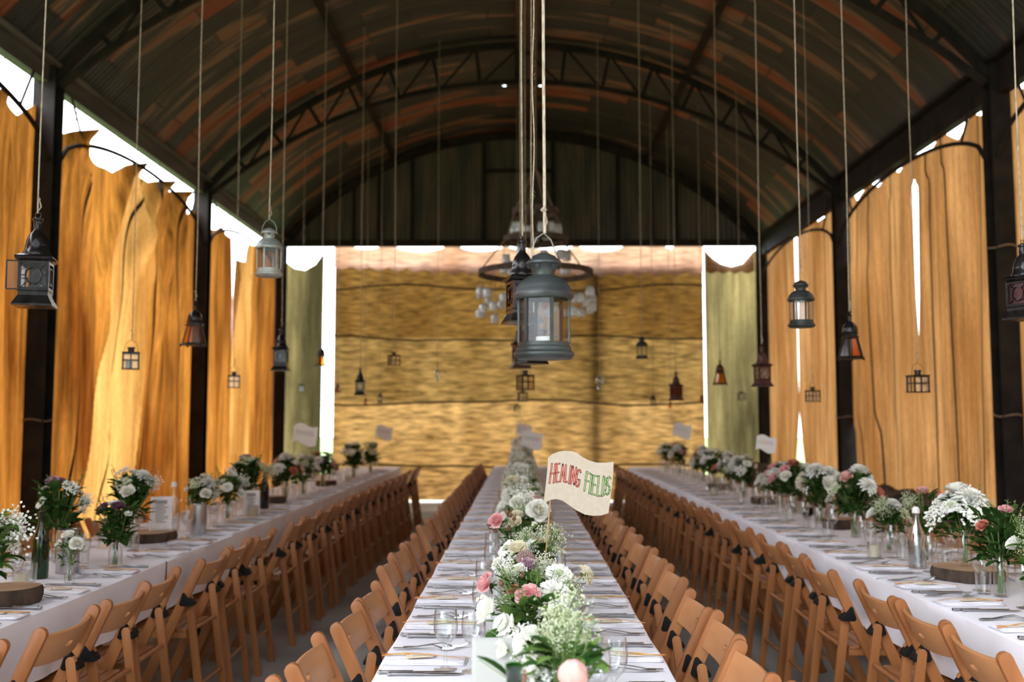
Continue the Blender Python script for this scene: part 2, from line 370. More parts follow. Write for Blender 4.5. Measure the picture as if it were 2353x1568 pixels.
# ------------------------------------------------------------------ mesh helpers
class MB:
    def __init__(s):
        s.v = []; s.f = []; s.m = []; s.mi = 0
    def add(s, vs, fs):
        b = len(s.v)
        s.v.extend([Vector(x) for x in vs])
        for f in fs:
            s.f.append([b + i for i in f]); s.m.append(s.mi)
        return s
    def box(s, c, size, rot=None):
        c = Vector(c); h = Vector(size) / 2
        vs = [Vector((x * h.x, y * h.y, z * h.z)) for x in (-1, 1) for y in (-1, 1) for z in (-1, 1)]
        if rot is not None:
            vs = [rot @ v for v in vs]
        return s.add([c + v for v in vs], [(0, 1, 3, 2), (4, 6, 7, 5), (0, 4, 5, 1), (2, 3, 7, 6), (0, 2, 6, 4), (1, 5, 7, 3)])
    def bar(s, p0, p1, w, t, side=(0, 1, 0)):
        """rectangular bar; w measured along side, t across"""
        p0 = Vector(p0); p1 = Vector(p1); d = (p1 - p0).normalized()
        sd = Vector(side); sd = (sd - d * sd.dot(d))
        if sd.length < 1e-4:
            sd = d.orthogonal()
        sd.normalize()
        n = d.cross(sd)
        vs = []
        for p in (p0, p1):
            for a, b in ((-1, -1), (1, -1), (1, 1), (-1, 1)):
                vs.append(p + sd * (a * w / 2) + n * (b * t / 2))
        return s.add(vs, [(3, 2, 1, 0), (4, 5, 6, 7), (0, 1, 5, 4), (1, 2, 6, 5), (2, 3, 7, 6), (3, 0, 4, 7)])
    def tube(s, pts, r, n=6, closed=False, caps=True):
        pts = [Vector(p) for p in pts]
        k = len(pts); rs = r if isinstance(r, (list, tuple)) else [r] * k
        vs = []; prev = None
        for i, p in enumerate(pts):
            if closed:
                d = pts[(i + 1) % k] - pts[i - 1]
            else:
                d = pts[min(i + 1, k - 1)] - pts[max(i - 1, 0)]
            d.normalize()
            if prev is None:
                a = d.orthogonal().normalized()
            else:
                a = prev - d * prev.dot(d)
                a = a.normalized() if a.length > 1e-6 else d.orthogonal().normalized()
            prev = a; b = d.cross(a)
            for j in range(n):
                t = TAU * j / n
                vs.append(p + (a * math.cos(t) + b * math.sin(t)) * rs[i])
        fs = []
        for i in range(k if closed else k - 1):
            i2 = (i + 1) % k
            for j in range(n):
                j2 = (j + 1) % n
                fs.append((i * n + j, i * n + j2, i2 * n + j2, i2 * n + j))
        if caps and not closed:
            fs.append(tuple(range(n - 1, -1, -1))); fs.append(tuple((k - 1) * n + j for j in range(n)))
        return s.add(vs, fs)
    def lathe(s, prof, n=16, c=(0, 0, 0), rot0=0., sq=None, cap=True):
        c = Vector(c); vs = []
        for r, z in prof:
            for j in range(n):
                t = TAU * j / n + rot0
                vs.append(c + Vector((r * math.cos(t), r * math.sin(t), z)))
        fs = []
        k = len(prof)
        for i in range(k - 1):
            for j in range(n):
                j2 = (j + 1) % n
                fs.append((i * n + j, i * n + j2, (i + 1) * n + j2, (i + 1) * n + j))
        if cap:
            if prof[0][0] > 1e-5:
                fs.append(tuple(range(n - 1, -1, -1)))
            if prof[-1][0] > 1e-5:
                fs.append(tuple((k - 1) * n + j for j in range(n)))
        return s.add(vs, fs)
    def grid(s, fn, nu, nv, flip=False):
        vs = [fn(i / nu, j / nv) for j in range(nv + 1) for i in range(nu + 1)]
        fs = []
        for j in range(nv):
            for i in range(nu):
                a = j * (nu + 1) + i
                q = (a, a + 1, a + nu + 2, a + nu + 1)
                fs.append(q[::-1] if flip else q)
        return s.add(vs, fs)
    def extrude(s, poly, off):
        """closed planar polygon (3-D points) extruded by vector off"""
        off = Vector(off); n = len(poly)
        vs = [Vector(p) for p in poly] + [Vector(p) + off for p in poly]
        fs = [tuple(range(n - 1, -1, -1)), tuple(range(n, 2 * n))]
        for i in range(n):
            j = (i + 1) % n
            fs.append((i, j, n + j, n + i))
        return s.add(vs, fs)
    def mesh(s, name, mats, smooth=True, weld=False, bevel=0., angle=40):
        me = bpy.data.meshes.new(name)
        me.from_pydata([tuple(v) for v in s.v], [], s.f)
        for x in (mats if isinstance(mats, (list, tuple)) else [mats]):
            me.materials.append(x)
        if any(s.m):
            me.polygons.foreach_set('material_index', s.m)
        bm = bmesh.new(); bm.from_mesh(me)
        if weld:
            bmesh.ops.remove_doubles(bm, verts=bm.verts, dist=1e-5)
        bmesh.ops.recalc_face_normals(bm, faces=bm.faces)
        if bevel:
            es = [e for e in bm.edges if len(e.link_faces) == 2 and e.calc_face_angle(0) > rad(35)]
            bmesh.ops.bevel(bm, geom=es, offset=bevel, segments=2, affect='EDGES', profile=.6, clamp_overlap=True)
        bm.to_mesh(me); bm.free()
        if smooth:
            me.polygons.foreach_set('use_smooth', [True] * len(me.polygons))
            if angle:
                me.set_sharp_from_angle(angle=rad(angle))
        return me
    def obj(s, name, mats, parent=None, **kw):
        return link(name, s.mesh(name, mats, **kw), parent)

def link(name, me, parent=None):
    o = bpy.data.objects.new(name, me)
    COL.objects.link(o)
    if parent:
        o.parent = parent
    return o
def tag(o, label, cat, group=None, kind=None):
    o['label'] = label
    if cat:
        o['category'] = cat
    if group:
        o['group'] = group
    if kind:
        o['kind'] = kind
    return o
def struct(o, label=None):
    o['kind'] = 'structure'
    if label:
        o['label'] = label
    return o
def empty(name, loc=(0, 0, 0), rz=0):
    o = bpy.data.objects.new(name, None)
    o.empty_display_size = .05
    COL.objects.link(o)
    o.location = loc
    o.rotation_euler = (0, 0, rz)
    return o
KIDS = {}
def copy_tree(o, parent=None):
    c = o.copy()
    COL.objects.link(c)
    if parent:
        c.parent = parent
    for ch in list(o.children):
        copy_tree(ch, c)
    return c
ORD = ('first second third fourth fifth sixth seventh eighth ninth tenth eleventh twelfth thirteenth fourteenth fifteenth sixteenth '
       'seventeenth eighteenth nineteenth twentieth twenty-first twenty-second twenty-third twenty-fourth twenty-fifth twenty-sixth '
       'twenty-seventh twenty-eighth twenty-ninth thirtieth').split()

# names used in labels for the three long tables and their sides
TL, TM, TR = 'table under the wide sky gap', 'middle table', 'table by the low dark wall'

# ------------------------------------------------------------------ the barn
HW = 4.36           # half width at the eaves
ZE = 4.62           # eave height
ZA = 6.67           # crown of the arch
RR = (HW * HW + (ZA - ZE) ** 2) / (2 * (ZA - ZE))
ZC = ZA - RR
Y0, Y1 = -0.9, 17.75     # open front end, closed back end
BAYS = [-0.02, 4.43, 8.87, 13.3, 17.7]
def roofz(x, r=None):
    r = r or RR
    return ZC + math.sqrt(max(0, r * r - x * x))
AM = math.asin(HW / RR)

# floor and the field outside
mb = MB(); mb.box((0, (Y0 + Y1) / 2 - .5, -.05), (2 * HW + .6, Y1 - Y0 + 2, .1))
struct(mb.obj('floor', M['floor'], smooth=False), 'dusty grey concrete barn floor')
mb = MB(); mb.grid(lambda u, v: Vector((-70 + 140 * u, -60 + 150 * v, -.12)), 4, 4)
struct(mb.obj('ground', M['grass']), 'grass field outside the barn')

# roof: arched corrugated sheet; uv in metres (along the arc, along the barn)
NU, NV = 72, 60
me = bpy.data.meshes.new('ceiling')
vs = []; fs = []; uvs = []
for j in range(NV + 1):
    y = Y0 + (Y1 + .3 - Y0) * j / NV
    for i in range(NU + 1):
        a = -AM * 1.002 + 2.004 * AM * i / NU
        vs.append((RR * math.sin(a), y, ZC + RR * math.cos(a)))
for j in range(NV):
    for i in range(NU):
        a = j * (NU + 1) + i
        fs.append((a, a + 1, a + NU + 2, a + NU + 1))
me.from_pydata(vs, [], fs)
ul = me.uv_layers.new(name='UVMap')
for p in me.polygons:
    for li in p.loop_indices:
        v = me.vertices[me.loops[li].vertex_index].co
        ul.data[li].uv = (RR * math.atan2(v.x, v.z - ZC) + 20, v.y + 20)
me.polygons.foreach_set('use_smooth', [True] * len(me.polygons))
me.materials.append(M['roof'])
roof = link('ceiling', me)
md = roof.modifiers.new('thickness', 'SOLIDIFY'); md.thickness = .012; md.offset = 1
struct(roof, 'arched roof of rusted corrugated iron sheets')

# gable above the back curtains: corrugated sheet with its frame
mb = MB()
nx = 420
vs = []; fs = []
ZH = 4.62
for i in range(nx + 1):
    x = -HW + 2 * HW * i / nx
    y = 17.72 + .012 * math.sin(x * TAU / .09)
    vs += [(x, y, ZH), (x, y, roofz(x))]
for i in range(nx):
    fs.append((2 * i, 2 * i + 2, 2 * i + 3, 2 * i + 1))
mb.add(vs, fs)
struct(mb.obj('wall_back', M['gable'], angle=None), 'corrugated iron gable end above the woven curtain')
def arch_poly(r0, r1, y, n=48, a=AM):
    out = []
    for i in range(n + 1):
        t = -a + 2 * a * i / n
        out.append((math.sin(t), math.cos(t)))
    return out
def arch_bar(mb, r, y, w, h, n=48, a0=-1., a1=1.):
    """bent rectangular bar following the roof at radius r"""
    pts = []
    for i in range(n + 1):
        t = AM * (a0 + (a1 - a0) * i / n)
        rr = r(t) if callable(r) else r
        pts.append((t, rr))
    vs = []
    for t, rr in pts:
        s, c = math.sin(t), math.cos(t)
        for dr, dy in ((0, -w / 2), (0, w / 2), (-h, w / 2), (-h, -w / 2)):
            vs.append((s * (rr + dr), y + dy, ZC + c * (rr + dr)))
    fs = [(3, 2, 1, 0)]
    for i in range(len(pts) - 1):
        for k in range(4):
            k2 = (k + 1) % 4
            fs.append((i * 4 + k, i * 4 + k2, i * 4 + 4 + k2, i * 4 + 4 + k))
    b = len(pts) * 4 - 4
    fs.append((b, b + 1, b + 2, b + 3))
    mb.add(vs, fs)

mb = MB(); mb.box((0, 17.62, ZH - .01), (2 * HW - .2, .1, .11))
struct(mb.obj('trim_1', M['steel'], smooth=False), 'dark header beam across the back')
mb = MB(); arch_bar(mb, RR - .02, 17.60, .08, .14)
struct(mb.obj('trim_2', M['steel']), 'dark arched rim of the gable')
for k, x in enumerate((-.66, .58)):
    mb = MB(); mb.box((x, 17.64, (ZH + roofz(x)) / 2 - .08), (.07, .07, roofz(x) - ZH - .2))
    struct(mb.obj('trim_%d' % (k + 3), M['steel'], smooth=False), 'upright of the gable frame')
mb = MB(); mb.box((-.04, 17.64, 5.94), (1.16, .06, .06))
struct(mb.obj('trim_5', M['steel'], smooth=False), 'short cross bar of the gable frame')
for k, x in enumerate((-3.0, -2.55, -1.95, 1.75, 2.35, 2.8)):
    mb = MB(); mb.box((x, 17.66, (ZH + roofz(x)) / 2 - .06), (.06, .04, roofz(x) - ZH - .16))
    struct(mb.obj('trim_%d' % (k + 6), M['steel'], smooth=False), 'thin upright behind the gable sheets')

# roof trusses
def truss(y):
    dep = lambda t: .42 * max(0., 1 - (abs(t) / AM) ** 2.0) + .10
    mb = MB()
    arch_bar(mb, RR - .045, y, .07, .09)
    arch_bar(mb, lambda t: RR - .045 - dep(t), y, .05, .06)
    nweb = 16
    ts = [-AM + 2 * AM * i / nweb for i in range(1, nweb)]
    P = lambda t, low: Vector((math.sin(t) * (RR - .09 - (dep(t) if low else 0)), y, ZC + math.cos(t) * (RR - .09 - (dep(t) if low else 0))))
    for t in ts:
        mb.bar(P(t, 0), P(t, 1), .03, .05 if abs(t) > .01 else .16)
    for i in range(len(ts) - 1):
        a, b = ts[i], ts[i + 1]
        if abs(a) > abs(b):
            lo, hi = a, b
        else:
            lo, hi = b, a
        mb.bar(P(lo, 1), P(hi, 0), .022, .03)
    return mb
for y in BAYS[:-1]:
    struct(truss(y).obj('roof_truss', M['steel'], angle=30), 'dark steel arched lattice truss under the roof')
for x, w in ((-2.27, .07), (2.27, .07)):
    mb = MB(); z = roofz(x) - .05
    mb.box((x, (Y0 + 17.6) / 2, z), (.09, 17.6 - Y0, .09), Matrix.Rotation(math.atan2(x, z - ZC), 3, 'Y'))
    struct(mb.obj('purlin', M['steel'], smooth=False), 'dark purlin along the roof')
mb = MB(); mb.box((.09, (Y0 + 17.6) / 2, ZA - .10), (.30, 17.6 - Y0, .16))
struct(mb.obj('ridge_beam', M['rusty'], smooth=False), 'brown ridge beam along the crown of the roof')

# eave beams, posts, bent braces
for s in (-1, 1):
    mb = MB()
    mb.box((s * (HW - .03), (Y0 + Y1) / 2, ZE - (.02 if s < 0 else .085)), (.10, Y1 - Y0, .16 if s < 0 else .29))
    mb.box((s * (HW - .12), (Y0 + Y1) / 2, ZE + .07), (.10, Y1 - Y0, .03))
    struct(mb.obj('eave_beam', M['beam'] if s < 0 else M['steel'], smooth=False), 'long beam along the eaves')
    for i, y in enumerate(BAYS):
        mb = MB(); x = s * (HW - .04)
        for yy in (-.085, .085):
            mb.box((x, y + yy, ZE / 2 + .04), (.20, .02, ZE + .08))
        mb.box((x, y, ZE / 2 + .04), (.016, .16, ZE + .08))
        struct(mb.obj('steel_post', M['steel'], smooth=False), 'dark rolled steel post holding up the roof')
        if i + 1 < len(BAYS):
            ya, yb = y + .09, BAYS[i + 1] - .09
            pts = [(s * (HW - .10), ya + (yb - ya) * k / 24, 3.80 + .50 * math.sqrt(max(0, 1 - (2 * k / 24 - 1) ** 2))) for k in range(25)]
            mb = MB(); mb.tube(pts, .022, 8)
            struct(mb.obj('eave_brace', M['steel']), 'bent iron brace between two posts under the eaves')
            for k in (3, 21):
                mb = MB(); mb.tube([pts[k], (s * (HW - .08), pts[k][1] + (-.25 if k == 3 else .25), ZE - .1)], .013, 6)
                struct(mb.obj('brace_strut', M['steel']), 'short strut between brace and eave beam')
# low dark earth wall under the curtains of one long side
def rough(u, v):
    return .05 * math.sin(u * 37.1 + 3 * math.sin(v * 9)) * math.sin(v * 13.7 + 2 * math.sin(u * 11))
mb = MB()
WX0, WX1, WY0, WY1, WZ = 3.60, 4.15, 5.0, 17.6, .70
def wallpt(u, v):
    y = WY0 + (WY1 - WY0) * u
    prof = [(WX0 + .06, -.01), (WX0, .2), (WX0 + .02, .45), (WX0 + .06, .62), (WX0 + .16, WZ), (WX0 + .34, WZ + .01), (WX1, WZ)]
    q = v * (len(prof) - 1); i = min(int(q), len(prof) - 2); f = q - i
    x = prof[i][0] * (1 - f) + prof[i + 1][0] * f; z = prof[i][1] * (1 - f) + prof[i + 1][1] * f
    return Vector((x + rough(u * 6, v * 2) * (0 if v > .95 else 1), y, z + (rough(u * 5 + 2, v) * .8 if .15 < v else 0)))
mb.grid(wallpt, 160, 24)
mb.add([wallpt(0, k / 24) for k in range(25)] + [(WX1, WY0, -.01)], [tuple(range(26))])
struct(mb.obj('wall_right', M['earth']), 'low dark earth wall under the curtains')

# a hedge and trees out in the field
RH = random.Random(5)
def hedge(y0, y1, x, h, name='garden_hedge'):
    mb = MB()
    for k in range(2600):
        y = RH.uniform(y0, y1); z = RH.uniform(0, h) * (1 - .2 * RH.random()); xx = x + RH.gauss(0, .35)
        q = Euler((RH.uniform(0, 6), RH.uniform(0, 6), RH.uniform(0, 6))).to_matrix(); s = RH.uniform(.08, .16)
        c = Vector((xx, y, z - .1))
        mb.add([c + q @ Vector(p) * s for p in ((-1, 0, 0), (0, -.5, 0), (1, 0, .1), (0, .5, 0))], [(0, 1, 2, 3)])
    return mb
o = hedge(11, 22, 8.6, 1.5).obj('garden_hedge', M['hedge'], smooth=False)
tag(o, 'pale green hedge outside, seen through the slits between the curtains', 'hedge', kind='stuff')

# ------------------------------------------------------------------ curtains
RC = random.Random(11)
def lerp(a, b, t):
    return a + (b - a) * t
def interp(pts, x):
    pts = sorted(pts)
    if x <= pts[0][0]:
        return pts[0][1]
    for (a, b), (c, d) in zip(pts, pts[1:]):
        if x <= c:
            return lerp(b, d, (x - a) / (c - a)) if c > a else d
    return pts[-1][1]

def side_curtain(name, s, top_px, edge0, edge1, zb, mat, label, pins=(), seams=(), seed=0, cat='curtain', fold=.05, vfold=0., xoff=0., sun_bands=()):
    """sacking hung along a long side. top_px: pixels of its upper hem on the wall plane; edge0/edge1: z -> y of its two sides"""
    X = s * (HW + .03 + xoff)
    top = []
    for px, py in top_px:
        p = on_x(px, py, X); top.append((p.y, p.z))
    rr = random.Random(seed)
    ph = [rr.uniform(0, TAU) for _ in range(12)]
    pw = [rr.uniform(2.2, 3.4), rr.uniform(5, 8), rr.uniform(11, 15)]
    pinyz = [(on_x(px, py, X).y, on_x(px, py, X).z) for px, py in pins]
    def fold_x(y, z):
        f = math.sin(y * pw[0] + ph[0] + .35 * z) + .6 * math.sin(y * pw[1] + ph[1] + .5 * math.sin(z * .9 + ph[2])) + .28 * math.sin(y * pw[2] + ph[3] + z * .4)
        k = fold * f * (.35 + .65 * min(1, (4.4 - z) / 2.0))
        for (py_, pz_) in pinyz:                         # drapes fanning down from the pins
            dz = pz_ - z
            if dz > 0 and vfold:
                for sgn in (-1, 1):
                    d = (y - py_) - sgn * .45 * dz
                    k += vfold * math.exp(-(d / (.06 + .10 * dz)) ** 2) * math.exp(-dz / 1.6)
        return k
    def pt(u, v):
        ed = min(1., u * 7 + .12, (1 - u) * 7 + .12)
        ym = lerp(edge0(2.5), edge1(2.5), u)
        zt = interp(top, ym)
        z = lerp(zb(ym) if callable(zb) else zb, zt, v)
        y = lerp(edge0(z), edge1(z), u)
        return Vector((X - s * fold_x(y, z) * ed, y, z))
    length = abs(edge1(2.5) - edge0(2.5))
    nu = max(20, int(length * (90 if sun_bands else 40)))
    mb = MB(); mb.grid(pt, nu, 150 if sun_bands else 70)
    if sun_bands:       # slanting sunlit bands painted on as a paler cloth colour
        for q in range(len(mb.f)):
            c = sum((mb.v[i] for i in mb.f[q]), Vector()) / 4
            for (la, lb) in sun_bands:
                if interp(la, c.z) < c.y < interp(lb, c.z):
                    mb.m[q] = 1
    o = mb.obj(name, [mat, M['hess_l2']] if sun_bands else mat, angle=None)
    tag(o, label, cat, 'sacking curtains along the long sides')
    # stitched seams, proud of the cloth
    for (u0, u1, wob) in seams:
        sm = MB()
        def sp(a, b):
            v = b; u = lerp(u1, u0, v) + wob * math.sin(v * 7 + ph[5]) * .4
            u = min(.995, max(.005, u))
            p = pt(u, min(.995, v)); p2 = pt(min(1, u + .034 / max(length, .1)), min(.995, v))
            q = lerp(p, p2, a)
            return q - Vector((s * .012, 0, 0))
        sm.grid(sp, 1, 60)
        so = sm.obj('seam', M['seam'], o, angle=None)
    # strings tying the hem to the eave beam
    for (py_, pz_) in pinyz:
        tm = MB(); tm.tube([(X - s * .02, py_, pz_ - .02), (s * (HW - .06), py_ - .03, ZE - .06)], .006, 5)
        tm.obj('tie', M['ropedark'], o)
    return o
cst = lambda y: (lambda z: y)

def sline(pts, X=-(HW + .03)):
    return [(p.z, p.y) for p in (on_x(a, b, X) for a, b in pts)]
ST1 = [(sline([(300, 425), (283, 470), (228, 800), (172, 1170)]), sline([(352, 440), (345, 520), (322, 800), (300, 1180)]))]
ST2 = [(sline([(546, 640), (530, 850), (503, 1120)]), sline([(585, 640), (580, 850), (562, 1120)]))]
L0 = [(-60, 190), (0, 211), (20, 245), (44, 266), (82, 238), (100, 240)]
side_curtain('sacking_curtain', -1, L0, cst(4.6), cst(8.78), .05, M['hess_l'], 'orange sacking curtain nearer than the first post, under the wide sky gap', [(-10, 205), (88, 238)], [(.8, .7, .02)], 1, vfold=.05)
L1 = [(100, 296), (126, 303), (140, 308), (163, 296), (184, 324), (204, 354), (232, 381), (262, 397), (289, 381), (301, 373), (313, 402), (334, 419), (352, 415), (368, 429), (385, 441), (405, 439), (419, 477), (432, 494), (446, 484)]
side_curtain('sacking_curtain', -1, L1, cst(8.96), cst(13.22), .05, M['hess_l'], 'bright orange sacking curtain between the two dark posts under the sky gap',
             [(163, 296), (301, 373), (352, 415), (405, 439)], [(.19, .10, .03), (.55, .27, .05), (.62, .55, .03), (.84, .80, .02)], 2, fold=.075, vfold=.12, sun_bands=ST1)
L2 = [(462, 527), (470, 527), (500, 530), (516, 524), (524, 541), (541, 554)]
L3 = [(549, 600), (556, 560), (562, 544), (579, 561), (600, 565), (630, 568), (650, 572)]
sl = lambda z: 15.05 + .0 * z
side_curtain('sacking_curtain', -1, L2, cst(13.38), lambda z: 15.02 - .13 * max(0, (z - 3.3)), .05, M['hess_l'], 'orange sacking curtain just beyond the second dark post, sky-gap side',
             [(470, 527), (516, 524)], [(.35, .3, .02)], 3, fold=.05)
side_curtain('sacking_curtain', -1, L3, lambda z: 15.02 + .16 * max(0, (z - 3.3)), cst(17.6), .05, M['hess_l'], 'orange sacking curtain in the back corner, sky-gap side',
             [(562, 544)], [(.3, .45, .02), (.6, .62, .02)], 4, fold=.06, vfold=.05, sun_bands=ST2)
ZBR = .62
for s_, mt_ in ((-1, 'hess_l'), (1, 'hess_r')):  # out-of-view curtains added to cut the daylight on the near tables
    mb = MB(); mb.grid(lambda u, v: Vector((s_ * (HW + .03 + .05 * math.sin(u * 40) * (1 - .6 * v)), -.1 + 4.4 * u, lerp(.1, 4.3 - .15 * abs(math.sin(u * 14)), v))), 90, 20)
    tag(mb.obj('sacking_curtain', M[mt_], angle=None), 'unseen sacking curtain added to block daylight beside the camera, ' + ('sky-gap side' if s_ < 0 else 'low-wall side'), 'curtain', 'sacking curtains along the long sides')
R0 = [(2338, 195), (2345, 205), (2400, 180), (2500, 140)]
side_curtain('sacking_curtain', 1, R0, cst(4.6), cst(8.78), ZBR, M['hess_r'], 'tan sacking curtain nearer than the first post, low-wall side', [(2345, 200)], [], 5)
R1 = [(1945, 440), (1951, 446), (1968, 465), (1996, 421), (2011, 433), (2037, 392), (2044, 392), (2064, 398), (2085, 368), (2095, 354), (2112, 358), (2139, 347), (2166, 303), (2190, 317), (2200, 320), (2222, 272), (2238, 263), (2258, 266), (2284, 232), (2300, 228)]
YS = on_x(2106, 560, HW + .03).y
def slit(sg):
    def f(z):
        w = interp([(2.2, 0.0), (2.5, .012), (2.8, .045), (3.9, .095), (4.05, .09), (4.12, .0)], z)
        return YS + sg * w
    return f
side_curtain('sacking_curtain', 1, R1, slit(1), lambda z: interp([(.6, 13.10), (1.3, 13.14), (1.55, 13.28), (3.3, 13.28), (3.6, 13.17), (4.6, 13.17)], z), ZBR, M['hess_r'], 'tan sacking curtain between the slit of daylight and the middle post, low-wall side',
             [(1996, 421), (2040, 392), (2095, 354)], [(.33, .35, .01), (.62, .60, .01), (.8, .82, .01)], 6, fold=.05)
side_curtain('sacking_curtain', 1, R1, cst(8.96), slit(-1), ZBR, M['hess_r'], 'tan sacking curtain between the first post and the slit of daylight, low-wall side',
             [(2166, 303), (2222, 272)], [(.22, .2, .01), (.62, .58, .01), (.82, .84, .02)], 7, fold=.045)
R2 = [(1744, 572), (1749, 575), (1764, 578), (1779, 561), (1798, 558), (1825, 534), (1849, 527), (1865, 507), (1877, 510), (1890, 500), (1912, 480), (1925, 470)]
YT = on_x(1832, 700, HW + .03).y
def slit2(sg):
    def f(z):
        w = interp([(.6, .48), (.9, .33), (1.2, .16), (1.5, .02), (1.7, .0), (2.3, .045), (3.0, .035), (3.2, .12), (4.4, .15)], z)
        return YT + sg * w * .6
    return f
side_curtain('sacking_curtain', 1, R2, slit2(1), cst(17.6), ZBR, M['hess_r'], 'tan sacking curtain in the back corner, low-wall side', [(1779, 561)], [(.35, .3, .02)], 8, fold=.05)
side_curtain('sacking_curtain', 1, R2, cst(13.38), slit2(-1), ZBR, M['hess_r'], 'narrow tan sacking curtain just beyond the middle post, low-wall side', [(1865, 507), (1890, 500)], [(.4, .42, .01)], 9, fold=.035)

# back wall of cloth, at y ~ 17.75 ------------------------------------------------
YB = 17.80
def bx(px):
    return at(px, 800, YB).x
def bz(py):
    return at(1197, py, YB).z
def back_panel(name, x0, x1, ztop, zbot, mat, label, cat, nu=120, nv=80, fold=.02, y=YB, wave=0., mats=None, bands=None, group=None, seed=0):
    rr = random.Random(seed); ph = [rr.uniform(0, TAU) for _ in range(6)]
    def pt(u, v):
        x = lerp(x0(0) if callable(x0) else x0, x1(0) if callable(x1) else x1, u)
        zb = zbot(x) if callable(zbot) else zbot
        zt = ztop(x) if callable(ztop) else ztop
        z = lerp(zb, zt, v)
        if callable(x0): x = lerp(x0(z), x1(z), u)
        d = fold * (math.sin(x * 4.1 + ph[0] + .2 * z) + .5 * math.sin(x * 9.3 + ph[1] + .5 * z)) + wave * math.sin(z * 21 + 1.2 * math.sin(x * 2.3 + ph[2]))
        return Vector((x, y + d, z))
    mb = MB(); mb.grid(pt, nu, nv)
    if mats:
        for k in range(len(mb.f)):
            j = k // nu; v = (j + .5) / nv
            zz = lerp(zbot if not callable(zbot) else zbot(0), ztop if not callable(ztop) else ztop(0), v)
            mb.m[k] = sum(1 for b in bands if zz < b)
    o = mb.obj(name, mats or mat, angle=None)
    tag(o, label, cat, group)
    return o, pt
def scallop(pts):
    return lambda x: interp(pts, x)
XM0, XM1 = bx(766), bx(1619)
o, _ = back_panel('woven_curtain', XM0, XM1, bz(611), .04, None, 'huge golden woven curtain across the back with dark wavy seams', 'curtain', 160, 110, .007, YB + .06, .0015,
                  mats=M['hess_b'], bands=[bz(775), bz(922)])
RS = random.Random(21)
for py, amp in ((662, 6), (778, 5), (925, 5), (1073, 5)):
    sm = MB(); a, b, c = RS.uniform(0, 6), RS.uniform(0, 6), RS.uniform(2, 3)
    def sp(u, v, py=py, amp=amp):
        x = lerp(XM0, XM1, u)
        q = amp * math.sin(x * 1.25 + a) + amp * .5 * math.sin(x * c + b)
        return Vector((x, YB + .02, bz(py + q) + (v - .5) * .035))
    sm.grid(sp, 120, 1); sm.obj('seam', M['seam'], o, angle=None)
# pale valance over its top, hung in shallow swags
vt = []
gaps = [(807, 873, 573), (905, 1024, 579), (1053, 1160, 578), (1165, 1222, 574), (1225, 1322, 577), (1327, 1437, 579), (1530, 1552, 573)]
for x0, x1, yy in gaps:
    for k in range(9):
        q = k / 8
        vt.append((bx(lerp(x0, x1, q)), bz(lerp(566, yy, math.sin(math.pi * q) ** .6)) - (.0)))
vt += [(bx(766), bz(560)), (bx(1440), bz(561)), (bx(1525), bz(562)), (bx(1617), bz(562))]
for x0, x1, yy in gaps:
    vt += [(bx(x0 - 2), bz(561)), (bx(x1 + 2), bz(561))]
vb = []
for k in range(21):
    px = 762 + (1618 - 762) * k / 20
    base = interp([(762, 617), (900, 622), (1100, 632), (1300, 636), (1618, 632)], px)
    vb.append((bx(px), bz(base - 6)))
    if k < 20:
        vb.append((bx(px + 21), bz(base + 4)))
back_panel('scalloped_valance', XM0, XM1, scallop(vt), scallop(vb), M['hess_v'], 'pale pinkish sacking valance with scalloped hem along the top of the back curtain', 'curtain', 420, 16, .012, YB - .03)
# olive panels either side
tl = [(bx(625), bz(600)), (bx(645), bz(590)), (bx(655), bz(602)), (bx(675), bz(617)), (bx(700), bz(622)), (bx(722), bz(608)), (bx(742), bz(575))]
back_panel('olive_curtain', -HW, bx(741), scallop(tl), .04, M['hess_g'], 'olive sacking panel in the back corner, beside the tall slit of daylight', 'curtain', 50, 70, .05, YB, 0, seed=4)
tr_ = [(bx(1622), bz(575)), (bx(1640), bz(592)), (bx(1660), bz(606)), (bx(1685), bz(613)), (bx(1710), bz(606)), (bx(1735), bz(578)), (bx(1760), bz(570))]
back_panel('olive_curtain', bx(1620), HW, scallop(tr_), .04, M['hess_g'], 'olive sacking panel in the back corner, low-wall side, under a half moon of sky', 'curtain', 50, 70, .04, YB, 0, seed=5)
tv = [(bx(1622), bz(577)), (bx(1640), bz(595)), (bx(1660), bz(609)), (bx(1685), bz(616)), (bx(1710), bz(609)), (bx(1735), bz(581))]
vb2 = [(bx(1622 + 14 * k), bz(627 + (4 if k % 2 else -2))) for k in range(9)]
back_panel('scalloped_valance', bx(1624), bx(1736), scallop(tv), scallop(vb2), M['hess_v'], 'short pale valance below the half moon of sky, low-wall corner', 'curtain', 60, 8, .008, YB - .03)
# pole standing behind the woven curtain
mb = MB(); p = at(1366, 900, YB + .16); mb.tube([(p.x, YB + .168, -.1), (p.x + .02, YB + .168, 4.45)], .092, 14)
struct(mb.obj('pole', M['steel']), 'dark pole behind the woven back curtain')
# ropes around the posts
for s, y, z in ((-1, 8.87, 1.46), (1, 8.87, 1.5), (1, 8.87, 3.0), (1, 13.3, 1.5)):
    mb = MB(); x = s * (HW - .04); r = .125
    mb.tube([(x + r * math.cos(t) * (1 if abs(math.cos(t)) < .9 else 1), y + r * math.sin(t), z + .01 * math.sin(3 * t)) for t in [TAU * k / 20 for k in range(20)]], .010, 6, closed=True)
    tag(mb.obj('post_rope', M['ropedark']), 'brown cord tied round the %s post, %s' % ('first dark' if y < 9 else 'second dark', 'sky-gap side' if s < 0 else ('low-wall side, upper one' if z > 2 else 'low-wall side, at table height')), 'rope')

